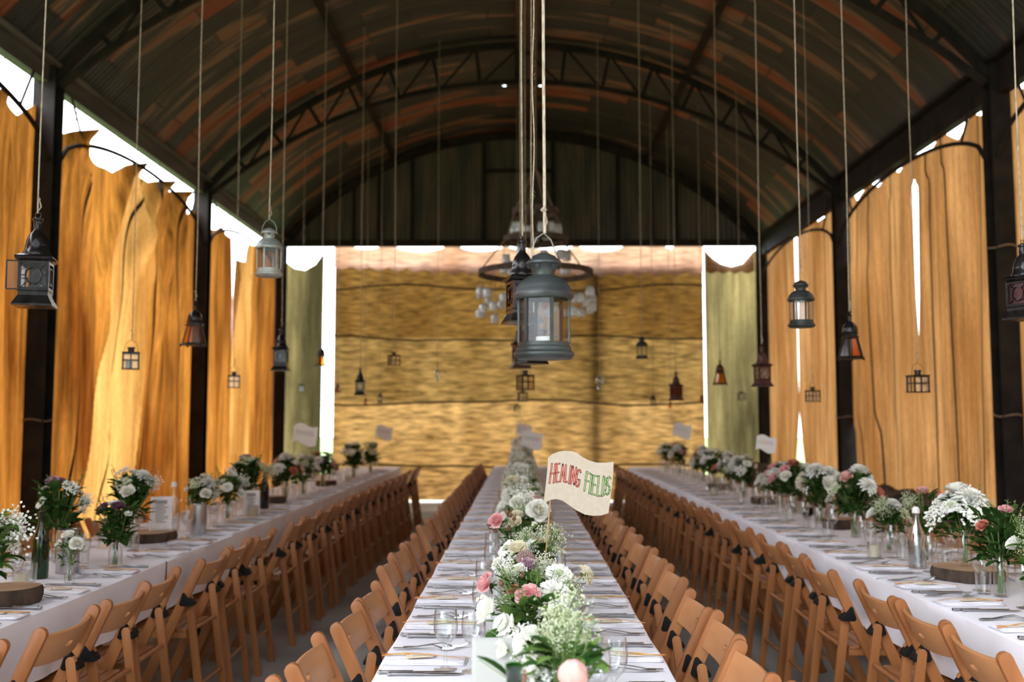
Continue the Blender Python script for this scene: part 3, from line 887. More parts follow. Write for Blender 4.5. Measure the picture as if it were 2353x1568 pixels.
# ------------------------------------------------------------------ long tables under white cloths
ZT = 0.74
TABLES = {   # key: x0, x1, seams along y
    'L': (-2.66, -1.83, (1.0, 5.19, 8.7, 12.2, 15.3), TL),
    'M': (-0.415, 0.43, (0.9, 4.55, 8.2, 11.9, 15.75), TM),
    'R': (1.635, 2.47, (1.0, 4.66, 8.3, 11.9, 15.4), TR),
}
WHICH4 = ['first length from the front', 'second length from the front', 'third length from the front', 'far end length']
def tablecloth(x0, x1, y0, y1, zb, seed):
    rr = random.Random(seed); ph = [rr.uniform(0, TAU) for _ in range(8)]
    w = x1 - x0; drop = ZT - zb
    prof = []          # (side, along) along the cross section
    def pt(u, v):
        y = lerp(y0, y1, v)
        s = u * (w + 2 * drop)
        wob = .006 * math.sin(y * 5 + ph[0]) + .004 * math.sin(y * 13 + ph[1])
        if s < drop or s > drop + w:
            left = s < drop
            h = (drop - s) if left else (s - drop - w)       # distance below the edge
            k = h / drop
            sg = -1 if left else 1
            f = (.006 * math.sin(y * 9 + ph[2] + sg) + .004 * math.sin(y * 21 + ph[3]) + .003 * math.sin(y * 41 + ph[4] * sg)) * k - .004 * k
            x = (x0 if left else x1) + sg * (f + wob * .4 + .004 * (1 - k))
            z = ZT - .004 - h + .006 * math.sin(y * 3.1 + ph[5] + sg) * k
            return Vector((x, y, z))
        x = x0 + (s - drop)
        z = ZT - .0015 - .0012 * math.sin(y * 7 + x * 5 + ph[6]) - .001 * math.sin(x * 23 + ph[7])
        e = min(s - drop, drop + w - s)
        if e < .012:
            z -= .004 * (1 - e / .012)
        return Vector((x, y, z))
    mb = MB()
    us = [0, .25, .5, .75, .97]
    cols = [drop * q / drop * 1 for q in ()]
    ss = [drop * k / 8 for k in range(8)] + [drop - .004, drop + .004] + [drop + w * k / 14 for k in range(1, 14)] + [drop + w - .004, drop + w + .004] + [drop + w + drop * k / 8 for k in range(1, 9)]
    tot = w + 2 * drop
    nv = int((y1 - y0) * 26)
    nuu = len(ss) - 1
    vs = [pt(s_ / tot, j / nv) for j in range(nv + 1) for s_ in ss]
    fs = [(j * (nuu + 1) + i, j * (nuu + 1) + i + 1, (j + 1) * (nuu + 1) + i + 1, (j + 1) * (nuu + 1) + i) for j in range(nv) for i in range(nuu)]
    mb.add(vs, fs)
    return mb
def folding_table(name, xc, yc, ln, w, label):
    root = empty('folding_table', (xc, yc, 0))
    mb = MB(); mb.box((0, 0, ZT - .025), (w - .03, ln - .02, .03)); mb.obj('tabletop', M['black'], root, smooth=False)
    for sy in (-1, 1):
        for sx in (-.10, .10):
            mb = MB(); mb.tube([(sx, sy * (ln / 2 - .22), 0.0), (sx, sy * (ln / 2 - .22), ZT - .04)], .016, 8); mb.obj('leg', M['steel'], root)
        mb = MB(); mb.tube([(-.10, sy * (ln / 2 - .22), .12), (.10, sy * (ln / 2 - .22), .12)], .012, 8); mb.obj('stretcher', M['steel'], root)
    tag(root, label, 'table', 'folding tables end to end under the white cloths')
for key, (x0, x1, sm_, tname) in TABLES.items():
    for k in range(4):
        o = tablecloth(x0, x1, sm_[k] + (.004 if k else 0), sm_[k + 1] - .004, .485 + (.0 if k else .004), ord(key) % 7 + k).obj('tablecloth', M['linen'], angle=60)
        tag(o, 'white cotton tablecloth, ' + WHICH4[k] + ' of the ' + tname, 'tablecloth', 'white tablecloths on the long tables')
        h = (sm_[k + 1] - sm_[k]) / 2
        for j in range(2):
            folding_table('t', (x0 + x1) / 2, sm_[k] + h * (j + .5), h, x1 - x0,
                          ORD[2 * k + j] + ' folding table from the front, ' + tname)

# ------------------------------------------------------------------ folding chairs
def stadium(p0, p1, w, y, n=6, r0=True, r1=True):
    """outline in the xz plane around the line p0-p1, rounded ends"""
    p0 = Vector((p0[0], 0, p0[1])); p1 = Vector((p1[0], 0, p1[1])); d = (p1 - p0).normalized(); nrm = Vector((-d.z, 0, d.x))
    out = []
    def cap(c, a, flag, sgn):
        if not flag:
            return [c + nrm * (w / 2 * a), c - nrm * (w / 2 * a)]
        return [c + (nrm * math.cos(t) * a + d * math.sin(t) * sgn) * (w / 2) for t in [math.pi * k / n for k in range(n + 1)]]
    out += cap(p0 + (d * w / 2 if r0 else Vector()), 1, r0, -1)
    out += cap(p1 - (d * w / 2 if r1 else Vector()), -1, r1, 1)
    return [v + Vector((0, y, 0)) for v in out]
CP0, CP1 = (-.235, .800), (.128, .0)        # long leg: top behind the sitter, foot in front
def on_long(z):
    t = (CP0[1] - z) / (CP0[1] - CP1[1])
    return CP0[0] + (CP1[0] - CP0[0]) * t
CH = {}
for nm, y in (('a', -.2), ('b', .2)):
    mb = MB(); mb.extrude(stadium(CP0, CP1, .044, y - .0115, r1=False), (0, .023, 0))
    CH['long' + nm] = mb.mesh('long_leg', M['wood'], bevel=.003)
for nm, y in (('a', -.172), ('b', .172)):
    mb = MB(); mb.extrude(stadium((on_long(.61) - .012, .625), (-.245, 0), .036, y - .011, r1=False), (0, .022, 0))
    CH['short' + nm] = mb.mesh('short_leg', M['wood'], bevel=.003)
# curved backrest with its oval hand hole
def backrest_mesh():
    mb = MB(); n = 22
    d = (Vector((CP1[0], 0, CP1[1])) - Vector((CP0[0], 0, CP0[1]))).normalized()
    nrm = Vector((-d.z, 0, d.x)) * -1     # towards the back
    if nrm.x > 0: nrm = -nrm
    c0 = Vector((CP0[0], 0, CP0[1])) + d * .030
    ys = [-.19 + .38 * k / n for k in range(n + 1)]
    vs = []
    for y in ys:
        bow = .030 * (1 - (y / .19) ** 2)
        lift = .008 * (1 - (y / .19) ** 2)
        for (al, th) in ((.006 - lift / 1, .007), (.112, .007), (.112, -.007), (.006 - lift, -.007)):
            vs.append(c0 + d * al + nrm * (bow + th - .004) + Vector((0, y, 0)))
    fs = [(3, 2, 1, 0)]
    for i in range(n):
        for k in range(4):
            k2 = (k + 1) % 4
            fs.append((i * 4 + k, i * 4 + k2, i * 4 + 4 + k2, i * 4 + 4 + k))
    b = n * 4; fs.append((b, b + 1, b + 2, b + 3))
    mb.add(vs, fs)
    me = mb.mesh('backrest', M['wood2'], bevel=.003)
    o = bpy.data.objects.new('tmp', me); COL.objects.link(o)
    cb = MB(); cc = c0 + d * .055 + nrm * .026
    ring = [cc + Vector((0, .026 * math.cos(TAU * k / 20), 0)) + d * (.011 * math.sin(TAU * k / 20)) - nrm * .06 for k in range(20)]
    cb.extrude(ring, nrm * .12)
    c = bpy.data.objects.new('tmp2', cb.mesh('cut', M['wood2'], smooth=False)); COL.objects.link(c)
    m = o.modifiers.new('hole', 'BOOLEAN'); m.object = c; m.operation = 'DIFFERENCE'; m.solver = 'EXACT'
    dg = bpy.context.evaluated_depsgraph_get()
    r = bpy.data.meshes.new_from_object(o.evaluated_get(dg))
    bpy.data.objects.remove(o); bpy.data.objects.remove(c)
    r.polygons.foreach_set('use_smooth', [True] * len(r.polygons)); r.set_sharp_from_angle(angle=rad(30))
    return r
CH['backrest'] = backrest_mesh()
mb = MB()
for k in range(6):
    x = -.125 + .054 * k
    mb.box((x, 0, .452), (.046, .33, .014))
for sy in (-1, 1):
    mb.box((.01, sy * .150, .432), (.32, .018, .032))
CH['seat'] = mb.mesh('seat', M['wood'], bevel=.003)
def rung(p0, p1, r=.0095):
    mb = MB(); mb.tube([p0, p1], r, 10); return mb.mesh('stretcher', M['wood'])
sx = lambda z: (on_long(.61) - .012) + ((-.245) - (on_long(.61) - .012)) * (.625 - z) / .625
CH['r1'] = rung((sx(.46), -.17, .46), (sx(.46), .17, .46))
CH['r2'] = rung((sx(.20), -.17, .20), (sx(.20), .17, .20))
CH['r3'] = rung((on_long(.14), -.2, .14), (on_long(.14), .2, .14))
for nm, sy in (('a', -1), ('b', 1)):       # rounded triangular hinge brackets
    mb = MB(); hx, hz = on_long(.61) - .006, .612
    tri = [(-.050, -.034), (.030, -.037), (.009, .038)]
    pl = []
    for i in range(3):
        a = Vector(tri[i]); b = Vector(tri[(i + 1) % 3]); pv = Vector(tri[i - 1])
        for q in (.18, .09, .03):
            pl.append(a + (pv - a) * q * (1 if q > .05 else 1) + (b - a) * (.18 - q) * .55)
        pl.append(a + (b - a) * .16)
    mb.extrude([Vector((hx + p.x, sy * .188 - .0255, hz + p.y)) for p in pl], (0, .051, 0))
    CH['hinge' + nm] = mb.mesh('hinge', M['black'], bevel=.003)
def chair(x, y, face, label, group, yaw=0.):
    """face +1: the sitter looks along +x"""
    r = empty('folding_chair', (x, y, 0), (0 if face > 0 else math.pi) + yaw)
    tag(r, label, 'chair', group)
    for nm, k in (('leg', 'longa'), ('leg', 'longb'), ('leg', 'shorta'), ('leg', 'shortb'), ('backrest', 'backrest'), ('seat', 'seat'),
                  ('stretcher', 'r1'), ('stretcher', 'r2'), ('stretcher', 'r3'), ('hinge_bracket', 'hingea'), ('hinge_bracket', 'hingeb')):
        link(nm, CH[k], r)
    return r
RCH = random.Random(3)
def chair_row(xb, face, near, last, step, side, n0=0, xdrift=0.):
    ys = list(near)
    while ys[-1] + step < last:
        ys.append(ys[-1] + step + RCH.uniform(-.02, .03))
    for i, y in enumerate(ys):
        x = xb + face * .235 + RCH.uniform(-.02, .02) + xdrift * (y - 4) / 10
        chair(x, y, face, 'folding chair, ' + ORD[i] + ' from the front, ' + side, 'folding chairs drawn up to the long tables', RCH.uniform(-.04, .04))
chair_row(-1.535, -1, [2.86, 3.43, 3.93, 4.36, 5.03, 5.52, 5.98, 6.74], 14.6, .49, 'aisle side of the ' + TL, xdrift=.10)
chair_row(-.632, 1, [2.45, 2.98, 3.52, 3.97, 4.80, 5.24, 5.71, 6.55, 7.05], 15.4, .49, 'sky-gap side of the ' + TM)
chair_row(.682, -1, [2.40, 2.88, 3.36, 3.80, 4.48, 5.05, 5.52, 6.05], 15.4, .485, 'low-wall side of the ' + TM)
chair_row(1.385, 1, [2.50, 3.12, 3.58, 4.03, 4.70, 5.22, 5.72, 6.45], 15.0, .49, 'aisle side of the ' + TR)
chair_row(-2.96, 1, [3.3, 3.85, 4.4, 4.95], 7.5, .5, 'curtain side of the ' + TL)
chair_row(2.77, -1, [3.6, 4.15, 4.7, 5.2], 8.2, .5, 'wall side of the ' + TR)

# ------------------------------------------------------------------ hanging lanterns
def ring_pts(r, z, n=24, c=(0, 0)):
    return [(c[0] + r * math.cos(TAU * k / n), c[1] + r * math.sin(TAU * k / n), z) for k in range(n)]
LM = {}
# dome lantern: hexagonal glass body, domed lid and ventilator cap (total height .285)
mb = MB(); mb.lathe([(.0, 0), (.070, 0), (.080, .010), (.080, .016), (.072, .022), (.072, .030), (.068, .034), (.068, .044), (.0, .044)], 28, cap=False); LM['d_base'] = ('base', mb)
mb = MB(); mb.lathe([(.062, .158), (.076, .158), (.079, .163), (.079, .172), (.074, .178), (.070, .190), (.058, .206), (.042, .217), (.029, .221), (.029, .227), (.032, .236), (.041, .248), (.046, .251), (.046, .256), (.040, .260), (.030, .272), (.012, .280), (0, .281)], 28, cap=False)
LM['d_dome'] = ('dome', mb)
mb = MB()
for k in range(6):
    a = TAU * (k + .5) / 6
    mb.lathe([(.011, 0), (.011, .003)], 10)  if False else None
    c = Vector((.0385 * math.cos(a), .0385 * math.sin(a), .243))
    mb.tube([c, c + Vector((math.cos(a), math.sin(a), -.25)) * .004], .0055, 10)
LM['d_hole'] = ('vent_hole', mb)
HX = [(.068 * math.cos(TAU * k / 6 + .18), .068 * math.sin(TAU * k / 6 + .18)) for k in range(6)]
LM['d_posts'] = []
for k in range(6):
    mb = MB(); mb.bar((HX[k][0], HX[k][1], .042), (HX[k][0], HX[k][1], .160), .009, .005, (-HX[k][1], HX[k][0], 0)); LM['d_posts'].append(mb)
LM['d_panes'] = []
for k in range(6):
    a, b = HX[k], HX[(k + 1) % 6]
    mb = MB(); q = .94
    mb.bar((lerp(a[0], b[0], .5) * q, lerp(a[1], b[1], .5) * q, .044), (lerp(a[0], b[0], .5) * q, lerp(a[1], b[1], .5) * q, .158), .060, .0015, (b[0] - a[0], b[1] - a[1], 0)); LM['d_panes'].append(mb)
mb = MB(); mb.tube([(-.040, 0, .262), (-.040, 0, .285), (-.024, 0, .318), (0, 0, .334), (.024, 0, .318), (.040, 0, .285), (.040, 0, .262)], .0014, 6); LM['d_handle'] = ('handle', mb)
_cache = {}
def cm(key, mb, name, mat, **kw):
    k = (key, mat.name)
    if k not in _cache:
        _cache[k] = mb.mesh(name, mat, **kw)
    return _cache[k]
def rope_to_roof(root, s, z0, mat, r=.0035, label=None, rng=[0], xy=(0, 0), sag=0.):
    """cord from the lantern's top to the roof, in the lantern's own scale"""
    x, y, z = root.location
    zt = roofz(x) - .004 if abs(x) > .15 else ZA - .18
    n = 60; pts = []
    L = (zt - z) / s
    rng[0] += 1; rr = random.Random(rng[0])
    a, b = rr.uniform(0, 6), rr.uniform(0, 6)
    for k in range(n + 1):
        q = k / n
        zz = lerp(z0, L, q)
        w = .004 * math.sin(q * 9 + a) * (1 - q) / s
        pts.append((w, .5 * w + .002 * math.sin(q * 23 + b), zz))
    mb = MB(); mb.tube(pts, r / s, 6)
    # knot and loop
    mb.tube([(0, 0, z0 + .012 / s), (.010 / s, 0, z0 + .03 / s), (.002, 0, z0 + .06 / s)], r * .8 / s, 5)
    mb.lathe([(0, -.008 / s), (r * 2.4 / s, 0), (0, .010 / s)], 8, (0, 0, z0 + .062 / s), cap=False)
    return mb.obj('rope', mat, root)
def dome_lantern(loc, s, metal, label, rz=0., ropemat='rope', r=.0035, glassm='lglass'):
    root = empty('dome_lantern', loc, rz); root.scale = (s, s, s)
    tag(root, label, 'lantern', 'lanterns hung from the barn roof')
    link('base', cm('d_base', LM['d_base'][1], 'base', M[metal], angle=35), root)
    link('dome', cm('d_dome', LM['d_dome'][1], 'dome', M[metal], angle=45), root)
    link('vent_hole', cm('d_hole', LM['d_hole'][1], 'vent_hole', M['ink']), root)
    for k in range(6):
        link('post', cm('d_post%d' % k, LM['d_posts'][k], 'post', M[metal], smooth=False), root)
        link('pane', cm('d_pane%d' % k, LM['d_panes'][k], 'pane', M[glassm], smooth=False), root)
    link('handle', cm('d_handle', LM['d_handle'][1], 'handle', M['zinclight']), root)
    rope_to_roof(root, s, .334, M[ropemat], r)
    return root

# tall square lantern with pierced medallions and a bell-shaped roof (height .40)
SQ = math.sqrt(2)
mb = MB(); mb.lathe([(0, 0), (.078 * SQ, 0), (.078 * SQ, .008), (.066 * SQ, .030), (.058 * SQ, .045), (.058 * SQ, .060), (.062 * SQ, .066), (0, .066)], 4, rot0=TAU / 8, cap=False); LM['m_base'] = mb
mb = MB()
for sx_, sy_ in ((-1, -1), (-1, 1), (1, -1), (1, 1)):
    mb.box((sx_ * .054, sy_ * .054, .128), (.012, .012, .13))
for sx_, sy_ in ((1, 0), (-1, 0), (0, 1), (0, -1)):
    for zz in (.072, .186):
        mb.box((sx_ * .054, sy_ * .054, zz), (.012 if sx_ else .10, .012 if sy_ else .10, .014))
    d = Vector((sx_, sy_, 0)); sd = Vector((-sy_, sx_, 0))
    pts = [d * .056 + sd * .030 * math.cos(TAU * k / 20) + Vector((0, 0, .129 + .036 * math.sin(TAU * k / 20))) for k in range(20)]
    mb.tube(pts, .0035, 6, closed=True)
    for q in (-1, 1):
        for w in (-1, 1):
            mb.bar(d * .056 + sd * q * .022 + Vector((0, 0, .129 + w * .026)), d * .056 + sd * q * .049 + Vector((0, 0, .129 + w * .052)), .004, .004)
        mb.bar(d * .056 + sd * q * .030 + Vector((0, 0, .129)), d * .056 + sd * q * .049 + Vector((0, 0, .129)), .004, .004)
LM['m_body'] = mb
mb = MB(); mb.lathe([(.060 * SQ, .190), (.070 * SQ, .196), (.074 * SQ, .206), (.070 * SQ, .212), (.050 * SQ, .222), (.050 * SQ, .222)], 4, rot0=TAU / 8)
mb.lathe([(.058, .214), (.058, .230), (.050, .240), (.048, .262), (.044, .285), (.034, .308), (.020, .325), (.017, .330), (.017, .368), (.022, .372), (.022, .380), (.010, .386), (0, .388)], 12, cap=False)
LM['m_roof'] = mb
mb = MB(); mb.tube([(.012 * math.cos(t), 0, .396 + .012 * math.sin(t)) for t in [TAU * k / 14 for k in range(14)]], .002, 6, closed=True); LM['m_ring'] = mb
LM['m_pane'] = []
for sx_, sy_ in ((1, 0), (-1, 0), (0, 1), (0, -1)):
    mb = MB(); mb.box((sx_ * .051, sy_ * .051, .129), (.0015 if sx_ else .096, .0015 if sy_ else .096, .112)); LM['m_pane'].append(mb)
mb = MB()
for a, b in (((0, -.06), (.05, -.06)), ((0, .06), (.05, .06)), ((0, -.06), (0, .06)), ((.05, -.06), (.05, .06))):
    mb.bar((-a[0], 0, .129 + a[1]), (-b[0], 0, .129 + b[1]), .006, .006)
LM['m_door'] = mb
mb = MB(); mb.box((-.025, 0, .129), (.05, .0015, .12)); LM['m_doorpane'] = mb
def square_lantern(loc, s, metal, label, rz=0., pane='lglass', door=False, ropemat='rope', r=.0035):
    root = empty('square_lantern', loc, rz); root.scale = (s, s, s)
    tag(root, label, 'lantern', 'lanterns hung from the barn roof')
    link('base', cm('m_base', LM['m_base'], 'base', M[metal], smooth=False), root)
    link('body', cm('m_body', LM['m_body'], 'body', M[metal], smooth=False), root)
    link('roof', cm('m_roof', LM['m_roof'], 'roof', M[metal], angle=50), root)
    link('ring', cm('m_ring', LM['m_ring'], 'ring', M[metal]), root)
    for k in range(4):
        link('pane', cm('m_pane%d' % k, LM['m_pane'][k], 'pane', M[pane], smooth=False), root)
    if door:
        d = link('door', cm('m_door', LM['m_door'], 'door', M[metal], smooth=False), root)
        d.location = (-.054, -.05, 0)
        link('door_pane', cm('m_doorpane', LM['m_doorpane'], 'door_pane', M[pane], smooth=False), d)
    rope_to_roof(root, s, .402, M[ropemat], r)
    return root

# flared six sided lantern with coloured panes (height .29)
HEXR = lambda r, z: [(r * math.cos(TAU * k / 6), r * math.sin(TAU * k / 6), z) for k in range(6)]
mb = MB(); mb.lathe([(0, 0), (.080, 0), (.090, .006), (.090, .012), (.078, .018), (0, .018)], 6, cap=False)
for k in range(6):
    mb.lathe([(0, -.012), (.008, -.006), (0, .0)], 6, (.084 * math.cos(TAU * k / 6), .084 * math.sin(TAU * k / 6), .004), cap=False)
LM['f_base'] = mb
mb = MB()
for k in range(6):
    mb.bar(HEXR(.074, .016)[k], HEXR(.044, .130)[k], .010, .008)
LM['f_body'] = mb
mb = MB(); mb.lathe([(.044, .126), (.058, .128), (.058, .138), (.048, .142), (.050, .152), (.054, .158), (.048, .164)], 6)
mb.lathe([(.046, .162), (.046, .178), (.042, .196), (.031, .214), (.018, .226), (.011, .232), (.011, .262), (.015, .266), (.006, .276), (0, .280)], 12, cap=False)
LM['f_roof'] = mb
LM['f_pane'] = []
for k in range(6):
    a, b = HEXR(.071, .018), HEXR(.042, .128); k2 = (k + 1) % 6
    mb = MB(); mb.add([Vector(a[k]) * 1, a[k2], b[k2], b[k]], [(0, 1, 2, 3)])
    c = [Vector(v) * .985 for v in (a[k], a[k2], b[k2], b[k])]
    mb.add(c, [(3, 2, 1, 0)]); LM['f_pane'].append(mb)
def flared_lantern(loc, s, metal, label, rz=0., panes=('amber', 'amber', 'lglass'), ropemat='rope', r=.0035):
    root = empty('flared_lantern', loc, rz); root.scale = (s, s, s)
    tag(root, label, 'lantern', 'lanterns hung from the barn roof')
    link('base', cm('f_base', LM['f_base'], 'base', M[metal], smooth=False), root)
    link('body', cm('f_body', LM['f_body'], 'body', M[metal], smooth=False), root)
    link('roof', cm('f_roof', LM['f_roof'], 'roof', M[metal], angle=40), root)
    link('ring', cm('f_ring', LM['m_ring'], 'ring', M[metal]), root).location = (0, 0, -.108)
    for k in range(6):
        link('pane', cm('f_pane%d' % k, LM['f_pane'][k], 'pane', M[panes[k % len(panes)]], smooth=False), root)
    rope_to_roof(root, s, .292, M[ropemat], r)
    return root

# small cube lantern with crossed glazing bars and a chimney (height .165)
mb = MB(); mb.box((0, 0, .004), (.110, .110, .008)); LM['c_base'] = mb
mb = MB()
for a in (-1, 1):
    for b in (-1, 1):
        mb.box((a * .048, b * .048, .058), (.009, .009, .104))
    mb.box((a * .048, 0, .058), (.005, .006, .10)); mb.box((0, a * .048, .058), (.006, .005, .10))
    for zz in (.062, .106):
        mb.box((a * .048, 0, zz), (.006, .096, .007)); mb.box((0, a * .048, zz), (.096, .006, .007))
LM['c_body'] = mb
mb = MB(); mb.box((0, 0, .112), (.112, .112, .006)); mb.lathe([(.020, .114), (.020, .138), (.026, .140), (.026, .146), (.006, .152), (0, .152)], 14, cap=False); LM['c_roof'] = mb
mb = MB(); mb.tube([(-.040, 0, .112), (-.040, 0, .150), (-.028, 0, .180), (0, 0, .196), (.028, 0, .180), (.040, 0, .150), (.040, 0, .112)], .0016, 6); LM['c_handle'] = mb
LM['c_pane'] = []
for sx_, sy_ in ((1, 0), (-1, 0), (0, 1), (0, -1)):
    mb = MB(); mb.box((sx_ * .0445, sy_ * .0445, .058), (.001 if sx_ else .086, .001 if sy_ else .086, .1)); LM['c_pane'].append(mb)
def cube_lantern(loc, s, metal, label, rz=0., candle=False, ropemat='rope', r=.003):
    root = empty('cube_lantern', loc, rz); root.scale = (s, s, s)
    tag(root, label, 'lantern', 'lanterns hung from the barn roof')
    link('base', cm('c_base', LM['c_base'], 'base', M[metal], smooth=False), root)
    link('body', cm('c_body', LM['c_body'], 'body', M[metal], smooth=False), root)
    link('roof', cm('c_roof', LM['c_roof'], 'roof', M[metal], angle=30), root)
    link('handle', cm('c_handle', LM['c_handle'], 'handle', M[metal]), root)
    for k in range(4):
        link('pane', cm('c_pane%d' % k, LM['c_pane'][k], 'pane', M['glass'], smooth=False), root)
    rope_to_roof(root, s, .196, M[ropemat], r)
    if candle:
        mb = MB(); mb.lathe([(0, 0), (.022, 0), (.022, .055), (.018, .058), (0, .056)], 16, cap=False)
        o = mb.obj('pillar_candle', M['wax']); o.location = Vector(loc) + Vector((-.012 * s, 0, .0082 * s)); o.scale = (s, s, s)
        tag(o, 'white candle inside ' + candle, 'candle')
    return root
# clear glass bulb
mb = MB(); mb.lathe([(0, 0), (.022, .002), (.030, .012), (.028, .028), (.016, .042), (.018, .052), (.040, .075), (.044, .098), (.036, .120), (.018, .134), (.012, .140), (.012, .150), (0, .152)], 18, cap=False); LM['b_bulb'] = mb
mb = MB(); mb.lathe([(.014, .140), (.015, .152), (.010, .156), (0, .157)], 12, cap=False); LM['b_cap'] = mb
def glass_drop(loc, s, label):
    root = empty('glass_bauble', loc); root.scale = (s, s, s)
    tag(root, label, 'bauble', 'glass baubles hung from the barn roof')
    link('bulb', cm('b_bulb', LM['b_bulb'], 'bulb', M['jar']), root)
    link('cap', cm('b_cap', LM['b_cap'], 'cap', M['zinclight']), root)
    rope_to_roof(root, s, .157, M['rope'], .003)
# placed by the bottom centre in the photograph and a depth taken from their size
DL = dome_lantern(at(1250, 826, 2.60), 1.0, 'zinc', 'large grey domed lantern hanging above the middle table, biggest of all', rz=.62, r=.0042)
dome_lantern(at(617, 636, 5.2), .92, 'zinclight', 'pale grey domed lantern hanging high in front of the sky gap', rz=.2)
dome_lantern(at(1842, 753, 5.3), .90, 'zinc', 'grey domed lantern hanging against the bright slit, low-wall side', rz=.45)
dome_lantern(at(1475, 825, 10.7), .86, 'zinc', 'small grey domed lantern before the woven curtain, beside the brown pole', rz=.2)
square_lantern(at(80, 706, 4.1), .98, 'iron', 'black pierced lantern with open little door, before the first dark post', rz=.28, door=True)
square_lantern(at(2356, 735, 4.0), .80, 'iron', 'black pierced lantern with red panes at the edge, before the low-wall post', rz=.5, pane='red')
square_lantern(at(645, 853, 8.6), .95, 'iron', 'black pierced lantern with a pale round medallion, before the back corner', rz=.06)
square_lantern(at(827, 909, 12.0), .84, 'iron', 'slim black pierced lantern before the far left third of the woven curtain'.replace('far left third', 'sky-gap end'), rz=.06)
square_lantern(at(1752, 889, 7.6), .80, 'rusty', 'brown pierced lantern with round openings, low-wall back corner', rz=.25, pane='glass')
square_lantern(at(1554, 921, 12.0), .90, 'rusty', 'dark red pierced lantern before the low-wall end of the woven curtain', rz=.6, pane='red')
square_lantern(at(1200, 745, 4.4), .98, 'iron', 'black lantern with red panes half hidden behind the large grey lantern', rz=.3, pane='red', r=.004)
square_lantern(at(1222, 838, 5.6), .90, 'iron', 'black lantern whose foot shows just under the large grey lantern', rz=.5, pane='red')
square_lantern(at(1196, 847, 7.4), .90, 'rusty', 'rusty red lantern lined up behind the large grey lantern', rz=.2, pane='red')
flared_lantern(at(446, 795, 6.4), 1.0, 'iron', 'black flared lantern with amber panes, before the second dark post', rz=.3)
flared_lantern(at(1955, 826, 5.9), .98, 'iron', 'black flared lantern with amber panes, before the middle low-wall post', rz=.1, panes=('amber', 'amber', 'amber', 'lglass'))
flared_lantern(at(738, 842, 11.0), .86, 'iron', 'small flared lantern with one amber pane, beside the tall slit of daylight', rz=.3, panes=('lglass', 'amber', 'lglass'))
flared_lantern(at(1655, 884, 10.2), .90, 'rusty', 'flared lantern with amber panes before the olive panel, low-wall corner', rz=.1)
cube_lantern(at(300, 850, 6.5), 1.0, 'iron', 'small black cube lantern with a white candle, before the bright orange curtain', rz=.35, candle='the small cube lantern before the bright orange curtain')
cube_lantern(at(537, 892, 9.0), 1.0, 'iron', 'small black cube lantern just beyond the second dark post, sky-gap side', rz=.3)
cube_lantern(at(905, 841, 10.4), .98, 'iron', 'small dark cube lantern hung high before the woven curtain', rz=.5, candle='the cube lantern hung high before the woven curtain')
cube_lantern(at(2110, 903, 6.5), 1.0, 'iron', 'small black cube lantern before the low-wall curtain with the long slit', rz=.12)
cube_lantern(at(1868, 924, 9.4), .95, 'iron', 'small black cube lantern before the narrow curtain, low-wall side', rz=.5)
cube_lantern(at(1207, 897, 8.6), 1.15, 'iron', 'black cube lantern with open sides, in line under the large lantern', rz=.4)
cube_lantern(at(1201, 924, 12.2), 1.0, 'zinc', 'small grey cube lantern, lowest but one in the middle line', rz=.2)
cube_lantern(at(1188, 946, 15.0), .8, 'zinc', 'tiny grey cube lantern, lowest in the middle line', rz=.2)
cube_lantern(at(692, 901, 14.0), .80, 'iron', 'tiny dark cube lantern before the olive panel, sky-gap corner', rz=.3)
cube_lantern(at(1704, 920, 13.0), .80, 'iron', 'tiny dark cube lantern before the olive panel, low-wall corner', rz=.3)
flared_lantern(at(775, 902, 15.0), .55, 'iron', 'tiny dark flared lantern at the sky-gap edge of the woven curtain')
flared_lantern(at(840, 930, 15.4), .42, 'iron', 'tiny dark flared lantern below the slim pierced lantern')
dome_lantern(at(873, 926, 15.2), .55, 'zinc', 'tiny grey domed lantern before the woven curtain, near the slim pierced lantern')
dome_lantern(at(1501, 934, 14.5), .60, 'zinc', 'tiny grey domed lantern before the woven curtain, beside the dark red lantern')
flared_lantern(at(1540, 938, 15.6), .42, 'iron', 'tiny dark flared lantern hanging lowest near the dark red lantern')
flared_lantern(at(1613, 927, 14.2), .50, 'iron', 'tiny dark flared lantern at the low-wall edge of the woven curtain')
glass_drop(at(1005, 878, 13.0), 1.12, 'clear glass bauble on a cord before the woven curtain, sky-gap side of the large lantern')
glass_drop(at(1378, 897, 13.0), 1.30, 'clear glass bauble on a cord before the brown pole')
# candle in the big lantern
mb = MB(); mb.lathe([(0, 0), (.021, 0), (.021, .014), (.019, .015), (.017, .011), (0, .011)], 20, cap=False)
o = mb.obj('tealight', M['paperw']); o.location = DL.location + Vector((0, 0, .0442))
tag(o, 'white tealight standing inside the large grey domed lantern', 'candle')
# bare twine with a wire hook
p = at(1226, 742, 3.35)
root = empty('hanging_twine', p); tag(root, 'thin jute twine with an empty wire hook, hanging behind the large grey lantern', 'twine')
mb = MB(); L = ZA - .18 - p.z; rr = random.Random(9)
mb.tube([(.003 * math.sin(k * .7), 0, .035 + (L - .035) * k / 90) for k in range(91)], .0022, 6)
for k in range(240):      # frayed fibres
    z = rr.uniform(.05, L); a = rr.uniform(0, TAU)
    mb.tube([(0.002 * math.cos(a), .002 * math.sin(a), z), (.007 * math.cos(a), .007 * math.sin(a), z + rr.uniform(-.012, .012))], .0004, 3)
mb.obj('twine', M['rope'], root)
mb = MB(); mb.tube([(.0, 0, .045), (.0, 0, .03)] + [(.014 * math.sin(t), 0, .006 + .018 * math.cos(t)) for t in [TAU * k / 18 for k in range(15)]], .0011, 5)
mb.obj('hook', M['iron'], root)

